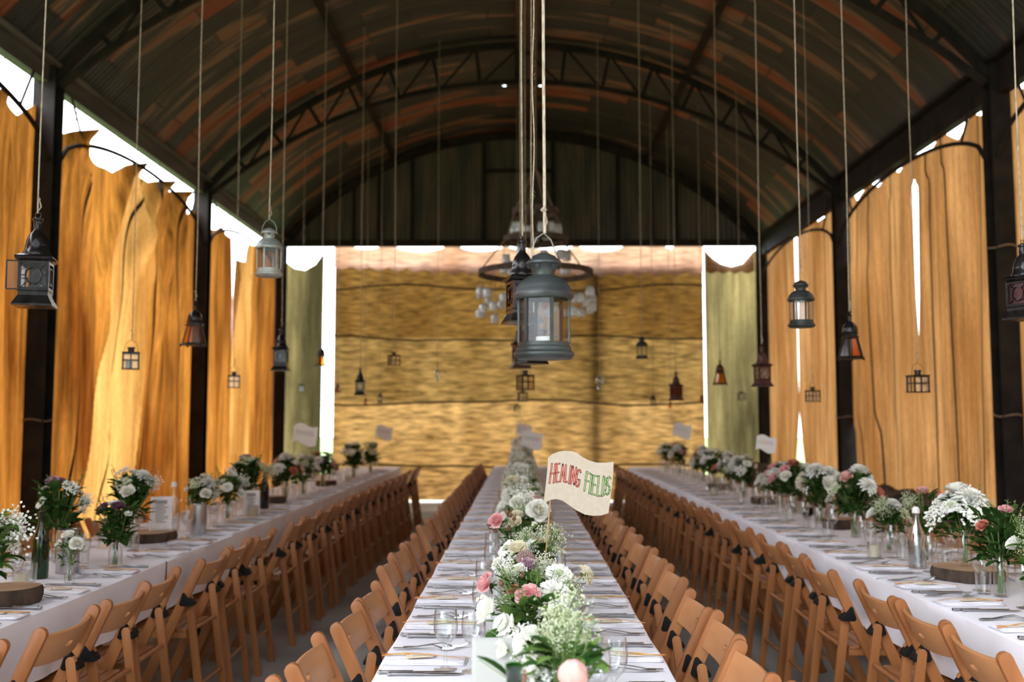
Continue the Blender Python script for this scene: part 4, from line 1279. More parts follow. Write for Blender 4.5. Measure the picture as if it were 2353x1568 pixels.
# chandelier of hoops and hanging jam jars
cz = at(1231, 628, 10.5); 
root = empty('jar_chandelier', (cz.x, 10.5, cz.z)); tag(root, 'three tiered chandelier of dark hoops hung with glass jars', 'chandelier')
RJ = random.Random(14)
jm = MB(); jm.lathe([(0, 0), (.034, 0), (.040, .006), (.041, .060), (.034, .074), (.034, .088), (.037, .090), (.034, .092), (.031, .088), (.031, .074), (.037, .060), (.036, .008), (0, .006)], 14, cap=False)
jmesh = jm.mesh('jar', M['jarf'])
tiers = [(.60, 0.0, 34, ((-.16, .12), (-.30, .12))), (.335, at(1231, 552, 10.5).z - cz.z, 18, ((-.10, .10), (-.24, .06))), (.235, at(1231, 487, 10.5).z - cz.z, 13, ((-.10, .08), (-.12, .08)))]
for R_, dz, n, drops in tiers:
    mb = MB(); pr = [(R_ - .012, dz - .03), (R_ + .012, dz - .03), (R_ + .012, dz + .03), (R_ - .012, dz + .03), (R_ - .012, dz - .03)]
    mb.lathe(pr, 48, cap=False); mb.obj('hoop', M['bamboo_ring'], root, angle=30)
    for k in range(n):
        a = TAU * (k + .3 * RJ.random()) / n
        dr = drops[k % 2][0] - RJ.random() * drops[k % 2][1]
        j = link('jar', jmesh, root); j.location = (R_ * math.cos(a), R_ * math.sin(a), dz + dr - .09)
        s_ = RJ.uniform(.95, 1.2); j.scale = (s_, s_, s_)
        mb = MB(); h = .09 * s_
        for w in (-1, 1):
            mb.tube([(.036 * w, 0, .083), (.004 * w, 0, (-dr + .03) / s_)], .0022, 4)
        mb.tube(ring_pts(.037, .083, 12), .003, 4, closed=True)
        mb.obj('string', M['ropedark'], j)
for k in range(4):
    a = TAU * k / 4 + .4
    mb = MB()
    for (r0, z0), (r1, z1) in zip([(.60, .03), (.335, tiers[1][1]), (.235, tiers[2][1])], [(.335, tiers[1][1]), (.235, tiers[2][1]), (.02, tiers[2][1] + .45)]):
        mb.tube([(r0 * math.cos(a), r0 * math.sin(a), z0), (r1 * math.cos(a), r1 * math.sin(a), z1)], .008, 6)
    mb.obj('hanging_cord', M['ropedark'], root)
mb = MB(); mb.tube([(0, 0, tiers[2][1] + .44), (0, 0, ZA - .18 - cz.z)], .012, 8); mb.obj('rope', M['ropedark'], root)

# ------------------------------------------------------------------ place settings
RP = random.Random(31)
ZP = ZT + .0006
def knife_mesh():
    mb = MB(); L = .215
    mb.box((-.060, 0, .0045), (.092, .0115, .0072))
    mb.box((-.109, 0, .0045), (.010, .0135, .0085))
    mb.extrude([(-.014, -.006, .0035), (.010, -.0085, .0030), (.085, -.0085, .0030), (.107, .003, .0030), (.100, .0065, .0030), (-.014, .005, .0035)], (0, 0, .0022))
    return mb.mesh('table_knife', M['cutlery'], bevel=.001)
def fork_mesh():
    mb = MB()
    pts = [(-.105, .004), (-.06, .004), (-.02, .011), (.02, .015), (.038, .009), (.05, .004)]
    for (a, za), (b, zb), w0, w1 in zip(pts, pts[1:], (.011, .010, .006, .005, .009), (.010, .006, .005, .009, .022)):
        mb.add([(a, -w0 / 2, za - .0012), (a, w0 / 2, za - .0012), (a, w0 / 2, za + .0012), (a, -w0 / 2, za + .0012),
                (b, -w1 / 2, zb - .0012), (b, w1 / 2, zb - .0012), (b, w1 / 2, zb + .0012), (b, -w1 / 2, zb + .0012)],
               [(3, 2, 1, 0), (4, 5, 6, 7), (0, 1, 5, 4), (1, 2, 6, 5), (2, 3, 7, 6), (3, 0, 4, 7)])
    for k in range(4):
        y = -.0093 + .0062 * k
        mb.tube([(.050, y, .004), (.070, y, .0035), (.088, y, .007), (.100, y * .95, .014)], [.0018, .0017, .0014, .0007], 5)
    return mb.mesh('table_fork', M['cutlery'])
def napkin_mesh(seed):
    mb = MB(); rr = random.Random(seed); a = rr.uniform(0, 6)
    def layer(z0, z1, sx_, sy_, off):
        def top(u, v):
            x = (u - .5) * sx_ + off; y = (v - .5) * sy_
            e = min(u, 1 - u, v, 1 - v)
            return Vector((x, y, z0 + (z1 - z0) * min(1, (e * 14)) ** .5 + .0012 * math.sin(x * 40 + a) * (e > .05)))
        mb.grid(top, 24, 12)
        mb.add([(off - sx_ / 2, -sy_ / 2, z0), (off + sx_ / 2, -sy_ / 2, z0), (off + sx_ / 2, sy_ / 2, z0), (off - sx_ / 2, sy_ / 2, z0)], [(3, 2, 1, 0)])
    layer(.0, .004, .25, .105, 0); layer(.004, .0072, .245, .098, -.003)
    for y in (-.03, .012):        # folded edge
        mb.tube([(-.12, y, .0068), (.0, y + .004, .0074), (.118, y, .0068)], .0014, 5)
    return mb.mesh('napkin', M['napkin'])
def tag_mesh():
    mb = MB()
    mb.extrude([(-.046, -.021, 0), (.030, -.021, 0), (.042, -.010, 0), (.042, .010, 0), (.030, .021, 0), (-.046, .021, 0)], (0, 0, .0008))
    mb.mi = 1
    for k in range(12):     # pen loops, no readable name
        mb.tube([(-.028 + .0036 * k, -.003 + (.004 if k % 3 == 0 else 0), .0011), (-.0262 + .0036 * k, .003, .0011)], .00045, 3)
    mb.tube(ring_pts(.0028, .0011, 10, (.029, 0)), .0007, 4, closed=True)
    return mb.mesh('name_tag', [M['tag'], M['ink']], smooth=False)
def stalk_mesh(seed):
    mb = MB(); rr = random.Random(seed)
    pts = [(-.135 + .27 * k / 12, .016 * math.sin(k * .5 + seed) * .8, .003 + .009 * math.sin(math.pi * k / 12)) for k in range(13)]
    mb.tube(pts, [.0012 + .0010 * (k > 7) for k in range(13)], 5)
    for k in range(16):
        x = .05 + .08 * k / 16; a = rr.uniform(-1, 1)
        mb.tube([(x, pts[9][1], .006), (x + .014, pts[9][1] + .007 * a, .008)], [.0016, .0005], 4)
    return mb.mesh('dry_stalk', M['stalk'])
def goblet_mesh():
    mb = MB()
    prof = [(0, 0), (.033, .0), (.034, .002), (.012, .006), (.0055, .012), (.0045, .045), (.0055, .066), (.014, .076), (.026, .088), (.0345, .110), (.036, .130), (.0335, .158), (.0315, .172),
            (.0305, .172), (.0325, .158), (.035, .130), (.0335, .110), (.025, .090), (.010, .079), (0, .077)]
    mb.lathe(prof, 20, cap=False); return mb.mesh('wine_goblet', M['glass'], angle=60)
def tumbler_mesh():
    mb = MB()
    mb.lathe([(0, 0), (.027, 0), (.029, .004), (.033, .092), (.0322, .092), (.0285, .012), (0, .010)], 20, cap=False); return mb.mesh('tumbler', M['glass'], angle=60)
KN, FK, TG, GB, TB = knife_mesh(), fork_mesh(), tag_mesh(), goblet_mesh(), tumbler_mesh()
NK = [napkin_mesh(k) for k in range(3)]; SK = [stalk_mesh(k) for k in range(3)]
def put(name, me, x, y, z, rz, label, cat, group, rx=0., ry=0.):
    o = link(name, me); o.location = (x, y, z); o.rotation_euler = (rx, ry, rz)
    return tag(o, label, cat, group)
TABLEGLASS = []
OBST = [(-2.15, 4.77, .06), (-2.05, 6.37, .06), (-2.20, 4.60, .05), (-2.10, 8.2, .05), (-2.27, 6.55, .05), (-2.04, 3.98, .16), (-2.24, 6.02, .20), (-2.12, 4.27, .05),
        (1.94, 4.96, .05), (2.10, 7.36, .05), (2.25, 7.3, .06), (2.03, 4.62, .19), (2.12, 6.75, .14), (2.10, 8.7, .14), (2.07, 10.5, .14), (-2.16, 8.75, .14), (-2.14, 11.0, .14),
        (-.013, 1.9, .05), (-.10, 2.42, .09)]
VSPOTS = []
def free_spot(x, y, r, sgn=0):
    for dy in (0, .05, -.05, .10, -.10, .15, -.15, .2, -.2):
        for dx in (0, -.05, .05, -.09, .09):
            if all((x + dx - a) ** 2 + (y + dy - b) ** 2 > (r + c) ** 2 for a, b, c in OBST + TABLEGLASS):
                return x + dx, y + dy
    return None
def settings(xe, sgn, ys, side, glasses=True, gu=.30):
    """place settings along a table edge at x = xe; sgn +1: the sitter looks along +x"""
    for i, y in enumerate(ys):
        n = ORD[i] + ' setting, ' + side
        P = lambda u, v: (xe + sgn * u, y - sgn * v)
        j = lambda a: RP.uniform(-a, a)
        base = 0 if sgn > 0 else math.pi
        x, yy = P(.125 + j(.006), j(.008))
        put('napkin', NK[i % 3], x, yy, ZP, base + j(.04), 'folded white napkin, ' + n, 'napkin', 'napkins at the place settings')
        put('name_tag', TG, x + sgn * (.0 + j(.02)), yy + j(.008), ZP + .0135, base + j(.3) + (.15 if sgn > 0 else -.1), 'cream name tag, ' + n, 'tag', 'name tags on the napkins', ry=-.02)
        put('dry_stalk', SK[i % 3], x, yy + j(.008), ZP + .0078, base + math.pi * (i % 2 == 0) + j(.12), 'dried orange stalk, ' + n, 'dried stalk', 'dried stalks on the napkins')
        for k, v in enumerate((.150, .172)):
            x, yy = P(.125 + (.022 if k else -.006) + j(.004), v)
            put('table_knife', KN, x, yy, ZP, base + j(.03), ('inner' if k == 0 else 'outer') + ' knife, ' + n, 'knife', 'table knives')
        for k, v in enumerate((-.145, -.172)):
            x, yy = P(.122 + (.018 if k else -.004) + j(.006), v)
            put('table_fork', FK, x, yy, ZP, base + j(.05) + (.06 if k else -.04), ('inner' if k == 0 else 'outer') + ' fork, ' + n, 'fork', 'table forks')
        if glasses:
            q = free_spot(*P(gu + j(.015), .105 + j(.02)), .037)
            if q:
                x, yy = q; TABLEGLASS.append((x, yy, .037))
                put('wine_goblet', GB, x, yy, ZP, 0, 'clear wine goblet, ' + n, 'glass', 'wine goblets on the tables')
            q = free_spot(*P(gu + .035 + j(.01), .185 + j(.012)), .034)
            if q:
                x, yy = q; TABLEGLASS.append((x, yy, .034))
                put('tumbler', TB, x, yy, ZP, 0, 'small clear tumbler, ' + n, 'glass', 'tumblers on the tables')
def run(y0, n, step):
    out = []
    y = y0
    for k in range(n):
        out.append(y); y += step + RP.uniform(-.012, .012)
    return out
SIDEV = [(-2.00, 3.72), (-2.0, 4.46), (-2.36, 5.12), (-2.00, 4.96), (-2.24, 5.75), (-2.20, 6.9), (-2.12, 7.25), (-2.12, 7.75), (-2.14, 9.1), (-2.10, 9.65), (-2.10, 10.6), (-2.06, 12.3), (-2.04, 13.6),
         (-2.26, 8.3), (-2.2, 10.1), (-2.2, 11.5), (-2.15, 13.0), (-2.15, 14.3),
         (1.93, 3.75), (1.97, 4.17), (2.25, 4.35), (2.05, 5.12), (2.02, 5.55), (2.07, 6.25), (2.09, 7.05), (2.10, 7.75), (2.14, 8.3), (2.08, 9.4), (2.10, 10.05), (2.1, 10.95), (2.12, 11.7), (2.08, 13.2), (2.1, 14.4), (2.2, 5.9), (2.2, 9.0), (2.15, 12.4)]
OBST += [(x, y, .045) for x, y in SIDEV]
for x, y, lb in ((-.137, 2.93, 'clear goblet behind the frosted menu card'), (.185, 2.50, 'clear goblet beside the fat blush rosebud'), (.235, 2.58, 'second clear goblet beside the fat blush rosebud')):
    put('wine_goblet', GB, x, y, ZP, 0, lb + ', middle table', 'glass', 'wine goblets on the tables'); TABLEGLASS.append((x, y, .037))
MV = [(-.0, 2.2), (.03, 2.82), (.045, 3.15), (.04, 3.72), (.005, 4.3), (.04, 4.9)]
OBST += [(x, y, .06) for x, y in MV] + [(.0, 5.45 + .53 * k, .075) for k in range(20)]
settings(-.413, 1, [2.56], 'front corner, sky-gap side, ' + TM, glasses=False)
settings(.428, -1, [2.62], 'front corner, low-wall side, ' + TM, glasses=False)
settings(-.413, 1, run(3.06, 25, .488), 'sky-gap side, ' + TM, gu=.275)
settings(.428, -1, run(3.10, 25, .482), 'low-wall side, ' + TM, gu=.275)
settings(-1.832, -1, [2.75, 3.25, 3.72, 4.25, 4.80] + run(5.45, 19, .49), 'aisle side, ' + TL, gu=.31)
settings(1.638, 1, [2.55, 3.02, 3.53, 4.02, 4.42] + run(4.95, 20, .49), 'aisle side, ' + TR, gu=.31)
settings(-2.655, 1, [3.2, 3.75, 4.3, 4.85] + run(5.4, 8, .5), 'curtain side, ' + TL, gu=.25)
settings(2.462, -1, [3.5, 4.05, 4.6, 5.1] + run(5.6, 8, .5), 'wall side, ' + TR, gu=.25)

# ------------------------------------------------------------------ flowers
RF = random.Random(77)
def petal(mb, o, yaw, tilt, L, w, cup=.3, curl=.0, ruff=0., nu=4, nv=5, ph=0., base=.12):
    """one petal growing from o; tilt 0 = upright, 90 deg = flat"""
    o = Vector(o)
    Rz = Matrix.Rotation(yaw, 3, 'Z')
    def pt(u, v):
        s = (u - .5) * 2
        wd = w * (base + (1 - base) * math.sin(math.pi * min(1, v * .62 + .06)) ** .8) * (1 if v < .75 else math.sqrt(max(0, 1 - ((v - .75) / .25) ** 2 * .75)))
        th = rad(tilt) + curl * v * v
        # along the petal
        x = L * (v * math.sin(rad(tilt) + curl * v * .5)); z = L * (v * math.cos(rad(tilt) + curl * v * .5))
        c = cup * s * s * wd
        nx, nz = -math.cos(th), math.sin(th)
        rf = ruff * L * math.sin(s * 7 + ph) * v * v
        return o + Rz @ Vector((x + nx * (c + rf), s * wd / 2, z + nz * (c + rf)))
    mb.grid(pt, nu, nv)
FL = {}
def reg(kind, mb, mats):
    FL[kind] = mb.mesh(kind, mats, angle=None)
def ball(mb, c, r, n=6, sz=1.):
    mb.lathe([(0, -r * sz), (r * .7, -r * .7 * sz), (r, 0), (r * .7, r * .7 * sz), (0, r * sz)], n, c, cap=False)
def rose(kind, mats, r=.036, n=30, open_=1.):
    mb = MB()
    for i in range(n):
        t = i / (n - 1)
        tilt = lerp(-8, 62 * open_, t ** 1.3) + RF.uniform(-6, 6)
        mb.mi = 0 if (t > .42 or len(mats) < 4) else 3
        petal(mb, (0, 0, .004 - .006 * t), i * 2.39996, tilt, r * lerp(.75, 1.18, t), r * lerp(.55, 1.5, t), .55 - .25 * t, lerp(-.5, .55, t), .03, 5, 5, i)
    mb.mi = 1
    for k in range(5):
        petal(mb, (0, 0, -.008), k * TAU / 5, 100, r * .8, r * .25, .2, .4, 0, 2, 3)
    ball(mb, (0, 0, -.008), r * .26, 8)
    reg(kind, mb, mats)
for kind, a, b in (('pink_rose', 'pinkp', 'pinkp'), ('blush_rose', 'peachp', 'pinkp'), ('white_rose', 'whitep', 'creamp'), ('cream_rose', 'creamp', 'creamp'), ('mauve_rose', 'mauvep', 'mauvep'), ('salmon_rose', 'salmon', 'salmon'), ('purple_rose', 'purple', 'purple')):
    rose(kind, [M[a], M['leaf'], M['leaf'], M[b]])
def dahlia(kind, mats, r=.06, n=78):
    mb = MB()
    for i in range(n):
        t = i / (n - 1)
        petal(mb, (0, 0, .012 * (1 - t)), i * 2.39996, lerp(4, 98, t ** .8) + RF.uniform(-7, 7), r * lerp(.42, 1.0, t ** .6), r * .24, .9, .12, 0, 2, 4, i, .3)
    mb.mi = 1
    for k in range(8):
        petal(mb, (0, 0, -.006), k * TAU / 8, 105, r * .45, r * .2, .1, .3, 0, 2, 3)
    ball(mb, (0, 0, -.006), r * .2, 8)
    reg(kind, mb, mats)
dahlia('white_dahlia', [M['whitep'], M['leaf2']]); dahlia('cream_dahlia', [M['creamp'], M['leaf2']])
mb = MB()
for k in range(11):
    petal(mb, (.008 * math.cos(k * TAU / 11), .008 * math.sin(k * TAU / 11), 0), k * TAU / 11, 82 + RF.uniform(-8, 8), .032, .026, .2, .2, .10, 6, 5, k, .4)
for k in range(9):
    petal(mb, (0, 0, .003), k * TAU / 9 + .2, 60 + RF.uniform(-8, 8), .020, .016, .2, .2, .08, 4, 4, k, .4)
mb.mi = 1
for k in range(34):
    a = k * 2.4; q = math.sqrt(k / 34)
    ball(mb, (.012 * q * math.cos(a), .012 * q * math.sin(a), .010 + .006 * (1 - q * q)), .0021, 5)
reg('white_scabious', mb, [M['whitep'], M['greenw']])
mb = MB()
for yaw, tilt, L, w in ((0, 20, .034, .050), (.25, -6, .030, .042), (math.pi - .5, 50, .026, .030), (math.pi + .6, 46, .026, .030), (math.pi, 15, .018, .018)):
    petal(mb, (0, 0, 0), yaw, tilt, L, w, .2, .45, .13, 8, 6, yaw * 3, .35)
mb.mi = 1; ball(mb, (0, 0, -.002), .0045, 6)
reg('white_sweet_pea', mb, [M['whitep'], M['leaf2']])
mb = MB()
for k in range(16):
    petal(mb, (0, 0, 0), k * TAU / 16, 80, .0125, .004, .2, .1, 0, 2, 3, 0, .5)
mb.mi = 1; ball(mb, (0, 0, .001), .0042, 8, .6)
reg('daisy', mb, [M['whitep'], M['yellow']])
mb = MB()
mb.lathe([(0, -.004), (.010, -.002), (.017, .006), (.0195, .015), (.0175, .026), (.011, .034), (.004, .038), (0, .0385)], 14, cap=False)
mb.mi = 2
for i in range(7):      # outer petals wrapped round the closed heart
    a = i * 2.4; b = a + 1.9
    def wrap(u, v, a=a, i=i):
        th = a + (u - .5) * 2.1; z = -.004 + .041 * v
        r = interp([(-.004, .002), (-.002, .011), (.006, .0185), (.015, .0212), (.026, .0190), (.034, .0125), (.038, .006)], z) + .0006 * i - .0014 * abs(u - .5) + .0016 * v * (u > .8)
        z -= .010 * (2 * (u - .5)) ** 2 * v
        return Vector((r * math.cos(th), r * math.sin(th), z))
    mb.grid(wrap, 8, 8)
mb.mi = 1
for k in range(5):
    petal(mb, (0, 0, -.004), k * TAU / 5, 60, .02, .009, .2, .6, 0, 2, 3)
reg('rose_bud', mb, [M['pinkp'], M['leaf'], M['peachp']])
mb = MB()
ball(mb, (0, 0, .006), .0085, 8, 1.2); 
for k in range(5):
    petal(mb, (0, 0, .014), k * TAU / 5, 25, .010, .004, .2, .4, 0, 2, 3)
reg('rose_hip', mb, [M['brownbud']])
mb = MB()
for k in range(150):
    a = k * 2.4; q = math.sqrt(k / 150); th = q * 1.7
    c = Vector((.027 * math.sin(th) * math.cos(a), .027 * math.sin(th) * math.sin(a), .024 * math.cos(th)))
    ball(mb, c, .0034, 5)
reg('brown_sedum', mb, [M['sedum'], M['brownbud']])
# frothy umbel
def umbel(seed, spread, n, mats, fl=.0045):
    mb = MB(); rr = random.Random(seed)
    mb.mi = 1; mb.tube([(0, 0, -.10), (0, 0, -.03)], .0012, 4)
    for k in range(n):
        a = k * 2.4; q = math.sqrt((k + .5) / n)
        c = Vector((spread * q * math.cos(a) + rr.gauss(0, .004), spread * q * math.sin(a) + rr.gauss(0, .004), .012 * (1 - q * q) + rr.gauss(0, .006)))
        mb.mi = 1
        if k % 2 == 0:
            mb.tube([(0, 0, -.03), tuple(c * .6 + Vector((0, 0, -.012))), tuple(c)], .0005, 3, caps=False)
        mb.mi = 0
        for w in range(4):
            b = c + Vector((rr.gauss(0, .004), rr.gauss(0, .004), rr.gauss(0, .002)))
            m3 = Euler((rr.uniform(-.6, .6), rr.uniform(-.6, .6), rr.uniform(0, 6))).to_matrix()
            mb.add([b + m3 @ Vector((fl * math.cos(TAU * j / 5), fl * math.sin(TAU * j / 5), 0)) for j in range(5)], [tuple(range(5))])
    return mb
reg('white_umbel', umbel(1, .045, 60, 0), [M['whitep'], M['leaf2']])
reg('green_umbel', umbel(2, .040, 54, 0), [M['greenw'], M['leaf2']])
# airy grass / gypsophila cloud
def cloud(seed, R_, n, fl):
    mb = MB(); rr = random.Random(seed)
    mb.mi = 1
    hub = [Vector((rr.gauss(0, R_ * .35), rr.gauss(0, R_ * .35), rr.gauss(-.01, R_ * .25))) for _ in range(8)]
    for h in hub:
        mb.tube([(0, 0, -.12), (h.x * .3, h.y * .3, -.05), tuple(h)], .0007, 3, caps=False)
    for k in range(n):
        h = rr.choice(hub); c = h + Vector((rr.gauss(0, R_ * .35), rr.gauss(0, R_ * .35), rr.gauss(.015, R_ * .3)))
        mb.mi = 1
        if k % 2 == 0: mb.tube([tuple(h), tuple(c)], .00035, 3, caps=False)
        mb.mi = 0
        m3 = Euler((rr.uniform(0, 6), rr.uniform(0, 6), rr.uniform(0, 6))).to_matrix()
        mb.add([c + m3 @ Vector((fl * math.cos(TAU * j / 5), fl * math.sin(TAU * j / 5), 0)) for j in range(5)], [tuple(range(5))])
        mb.add([c + m3 @ Vector((0, fl * math.cos(TAU * j / 5), fl * math.sin(TAU * j / 5))) for j in range(5)], [tuple(range(5))])
    return mb
reg('white_gypsophila', cloud(5, .055, 420, .0042), [M['whitep'], M['leaf2']])
reg('green_seed_grass', cloud(6, .060, 460, .0030), [M['greenw'], M['leaf2']])
# foliage: stems, leaves and sprigs, 1 unit = as modelled, height about .30
def leaf(mb, o, yaw, tilt, L, w, fold=.25, curl=.5):
    o = Vector(o); Rz = Matrix.Rotation(yaw, 3, 'Z')
    def pt(u, v):
        s = (u - .5) * 2
        wd = w * math.sin(math.pi * min(1, v * .93 + .03)) ** .75
        th = rad(tilt) + curl * v
        x = L * v * math.sin(rad(tilt) + curl * v * .5); z = L * v * math.cos(rad(tilt) + curl * v * .5)
        k = fold * abs(s) * wd
        return o + Rz @ Vector((x - math.cos(th) * k, s * wd / 2, z + math.sin(th) * k))
    mb.grid(pt, 2, 5)
def foliage(seed, n_leaf, n_sprig, spread, dark=.6):
    mb = MB(); rr = random.Random(seed)
    for k in range(9):
        a = rr.uniform(0, TAU); r = rr.uniform(.2, 1) * spread
        top = Vector((r * math.cos(a), r * math.sin(a), rr.uniform(.18, .30)))
        mb.mi = 2; pts = [Vector((rr.gauss(0, .006), rr.gauss(0, .006), .005)), Vector((top.x * .15, top.y * .15, .12)), top]
        mb.tube(pts, .0018, 5, caps=False)
    for k in range(n_leaf):
        a = rr.uniform(0, TAU); h = rr.uniform(.11, .27); r = spread * rr.uniform(.1, .75)
        mb.mi = 0 if rr.random() < dark else 1
        leaf(mb, (r * math.cos(a), r * math.sin(a), h), a + rr.gauss(0, .6), rr.uniform(20, 100), rr.uniform(.035, .075), rr.uniform(.02, .04), .2, rr.uniform(.1, .9))
    for k in range(n_sprig):
        a = rr.uniform(0, TAU); r = spread * rr.uniform(.2, 1.0); h0 = .14
        tip = Vector((r * 1.25 * math.cos(a), r * 1.25 * math.sin(a), rr.uniform(.22, .36)))
        b = Vector((r * .4 * math.cos(a), r * .4 * math.sin(a), h0))
        mb.mi = 2; mb.tube([b, (b + tip) / 2 + Vector((0, 0, .015)), tip], .0009, 4, caps=False)
        mb.mi = 1
        for q in range(12):
            p = b.lerp(tip, .25 + .75 * q / 12)
            leaf(mb, p, a + (1.4 if q % 2 else -1.4) + rr.gauss(0, .3), 55, rr.uniform(.012, .022), .007, .1, .4)
    return mb
FOL = [foliage(k, 34, 9, .085, .65 if k % 2 else .4).mesh('foliage', [M['leaf'], M['leaf2'], M['stem']], angle=None) for k in range(5)]
FOLD = [foliage(20 + k, 46, 5, .08, .92).mesh('foliage', [M['leaf'], M['leaf2'], M['stem']], angle=None) for k in range(3)]
# glass vases (lathe), bottom at 0
def vase(prof, mat='glass'):
    mb = MB(); mb.lathe(prof, 20, cap=False); return mb.mesh('glass_vase', M[mat], angle=60)
VASES = {
    'bottle': vase([(0, 0), (.030, 0), (.033, .005), (.033, .075), (.026, .095), (.014, .115), (.013, .140), (.016, .144), (.0145, .144), (.012, .138), (.0125, .113), (.024, .094), (.031, .075), (.031, .008), (0, .006)]),
    'jar': vase([(0, 0), (.036, 0), (.040, .006), (.041, .085), (.034, .100), (.034, .115), (.037, .117), (.0345, .118), (.032, .113), (.032, .100), (.038, .084), (.038, .010), (0, .007)]),
    'tall': vase([(0, 0), (.027, 0), (.029, .005), (.029, .120), (.024, .150), (.017, .168), (.017, .192), (.020, .196), (.018, .196), (.0155, .190), (.0155, .168), (.022, .149), (.0275, .120), (.027, .008), (0, .006)]),
    'bud': vase([(0, 0), (.020, 0), (.022, .004), (.022, .06), (.010, .085), (.009, .11), (.012, .113), (.010, .113), (.008, .108), (.009, .085), (.0205, .06), (.0205, .007), (0, .005)]),
}
VH = {'bottle': .144, 'jar': .118, 'tall': .196, 'bud': .113}
stem_mb = MB(); stem_mb.tube([(0, 0, 0), (.03, 0, .35), (.035, 0, .7), (0, 0, 1)], .0016, 5); STEM = None
def stem_mesh():
    mb = MB(); mb.tube([(0, 0, 0), (0, 0, .5), (0, 0, 1)], 1, 5); return mb.mesh('stem', M['stem'])
STEM = stem_mesh()
BQ = [0]
def add_flower(root, kind, pos, nrm, s, stem=True, spin=None, foot=None):
    f = link(kind, FL[kind], root)
    f.location = pos
    q = Vector(nrm).normalized().to_track_quat('Z', 'Y')
    f.rotation_mode = 'QUATERNION'
    f.rotation_quaternion = q @ Quaternion((0, 0, 1), RF.uniform(0, TAU) if spin is None else spin)
    f.scale = (s, s, s)
    if stem:
        a = Vector(foot if foot else (RF.gauss(0, .005), RF.gauss(0, .005), .10)); b = Vector(pos) - Vector(nrm).normalized() * .006 * s
        d = b - a
        st = link('stem', STEM, root); st.location = a; st.rotation_mode = 'QUATERNION'
        st.rotation_quaternion = d.to_track_quat('Z', 'Y'); st.scale = (.0015, .0015, d.length)
    return f
def bouquet(x, y, z, h, spread, kinds, label, group, vase_kind=None, vlabel=None, seed=0, fol=1, dark=False, stems=True, foliage_s=None, lean=(0, 0)):
    rr = random.Random(seed * 7 + 1)
    root = empty('bouquet', (x, y, z + .008), rr.uniform(0, TAU))
    tag(root, label, 'bouquet', group)
    fs = foliage_s or h / .30
    for k in range(fol):
        fo = link('foliage', rr.choice(FOLD if dark else FOL), root)
        sxy = min(fs, spread / .085 * .95)
        fo.scale = (sxy, sxy, fs * .96); fo.rotation_euler = (0, 0, rr.uniform(0, 6))
    n = len(kinds)
    for i, kd in enumerate(kinds):
        kd, s = (kd if isinstance(kd, tuple) else (kd, 1.0))
        q = math.sqrt((i + .35) / n); a = i * 2.4 + rr.uniform(-.4, .4)
        r = spread * q * rr.uniform(.8, 1.05)
        zz = h - spread * .95 * q * q - rr.uniform(0, .03) + (.02 if 'umbel' in kd or 'grass' in kd else 0)
        nrm = Vector((math.cos(a) * q * 1.25, math.sin(a) * q * 1.25, .75 + .4 * (1 - q)))
        add_flower(root, kd, (r * math.cos(a), r * math.sin(a), zz), nrm, s * rr.uniform(.88, 1.12), stems)
    if vase_kind:
        v = link('glass_vase', VASES[vase_kind]); v.location = (x, y, z)
        tag(v, vlabel, 'vase', 'glass flower vases on the tables')
    return root

# --- middle table: close bouquets, flower by flower
GB_M = 'bouquets down the middle table'
def near_bouquet(px, py, Y, label, flowers, dark=False, fol=2, h=.24, spread=.08, vk='jar', vlabel='', s_f=None):
    """px,py,Y: vase foot. flowers: (kind, px, py, Y, scale, normal)"""
    p = at(px, py, Y); p.z = ZP
    root = empty('bouquet', (p.x, p.y, ZP + .008))
    tag(root, label, 'bouquet', GB_M)
    rr = random.Random(int(px + py))
    for k in range(fol):
        fo = link('foliage', (FOLD if (dark and k == 0) else FOL)[(k + int(px)) % 3], root)
        fo.scale = (spread / .085,) * 2 + (h / .30,); fo.rotation_euler = (0, 0, rr.uniform(0, 6))
    for kind, fx, fy, fY, s, nrm in flowers:
        q = at(fx, fy, fY) - Vector((p.x, p.y, ZP + .008))
        add_flower(root, kind, q, nrm, s)
    v = link('glass_vase', VASES[vk]); v.location = (p.x, p.y, ZP)
    tag(v, vlabel, 'vase', 'glass flower vases on the tables')
    return root
CA = (-.1, -.8, .5)     # facing the open front
near_bouquet(1300, 1600, 2.20, 'bouquet of airy green grasses with a fat blush rosebud, closest to the front, middle table', [
    ('rose_bud', 1315, 1574, 2.1, 1.35, (.1, -.1, 1)), ('green_seed_grass', 1300, 1420, 2.3, 1.0, (0, -.2, 1)), ('green_seed_grass', 1255, 1500, 2.25, .9, (-.2, -.3, 1)),
    ('white_umbel', 1240, 1550, 2.2, .75, (-.2, -.6, .8)), ('green_umbel', 1330, 1470, 2.35, .8, (.2, -.3, 1)), ('white_gypsophila', 1225, 1545, 2.25, .75, (-.3, -.5, .8)),
    ('white_sweet_pea', 1248, 1515, 2.35, 1.15, (-.3, -.8, .5)), ('white_sweet_pea', 1205, 1485, 2.45, 1.1, (-.6, -.7, .4)), ('white_sweet_pea', 1222, 1462, 2.5, 1.0, (-.1, -.7, .6)), ('white_sweet_pea', 1165, 1495, 2.45, .95, (-.9, -.4, .3)),
    ('rose_hip', 1180, 1560, 2.05, 1.3, (-.2, -.3, .9)), ('rose_hip', 1200, 1566, 2.05, 1.1, (.2, -.3, .9))], fol=2, h=.25, spread=.085, vlabel='glass jar of airy grasses closest to the front, middle table')
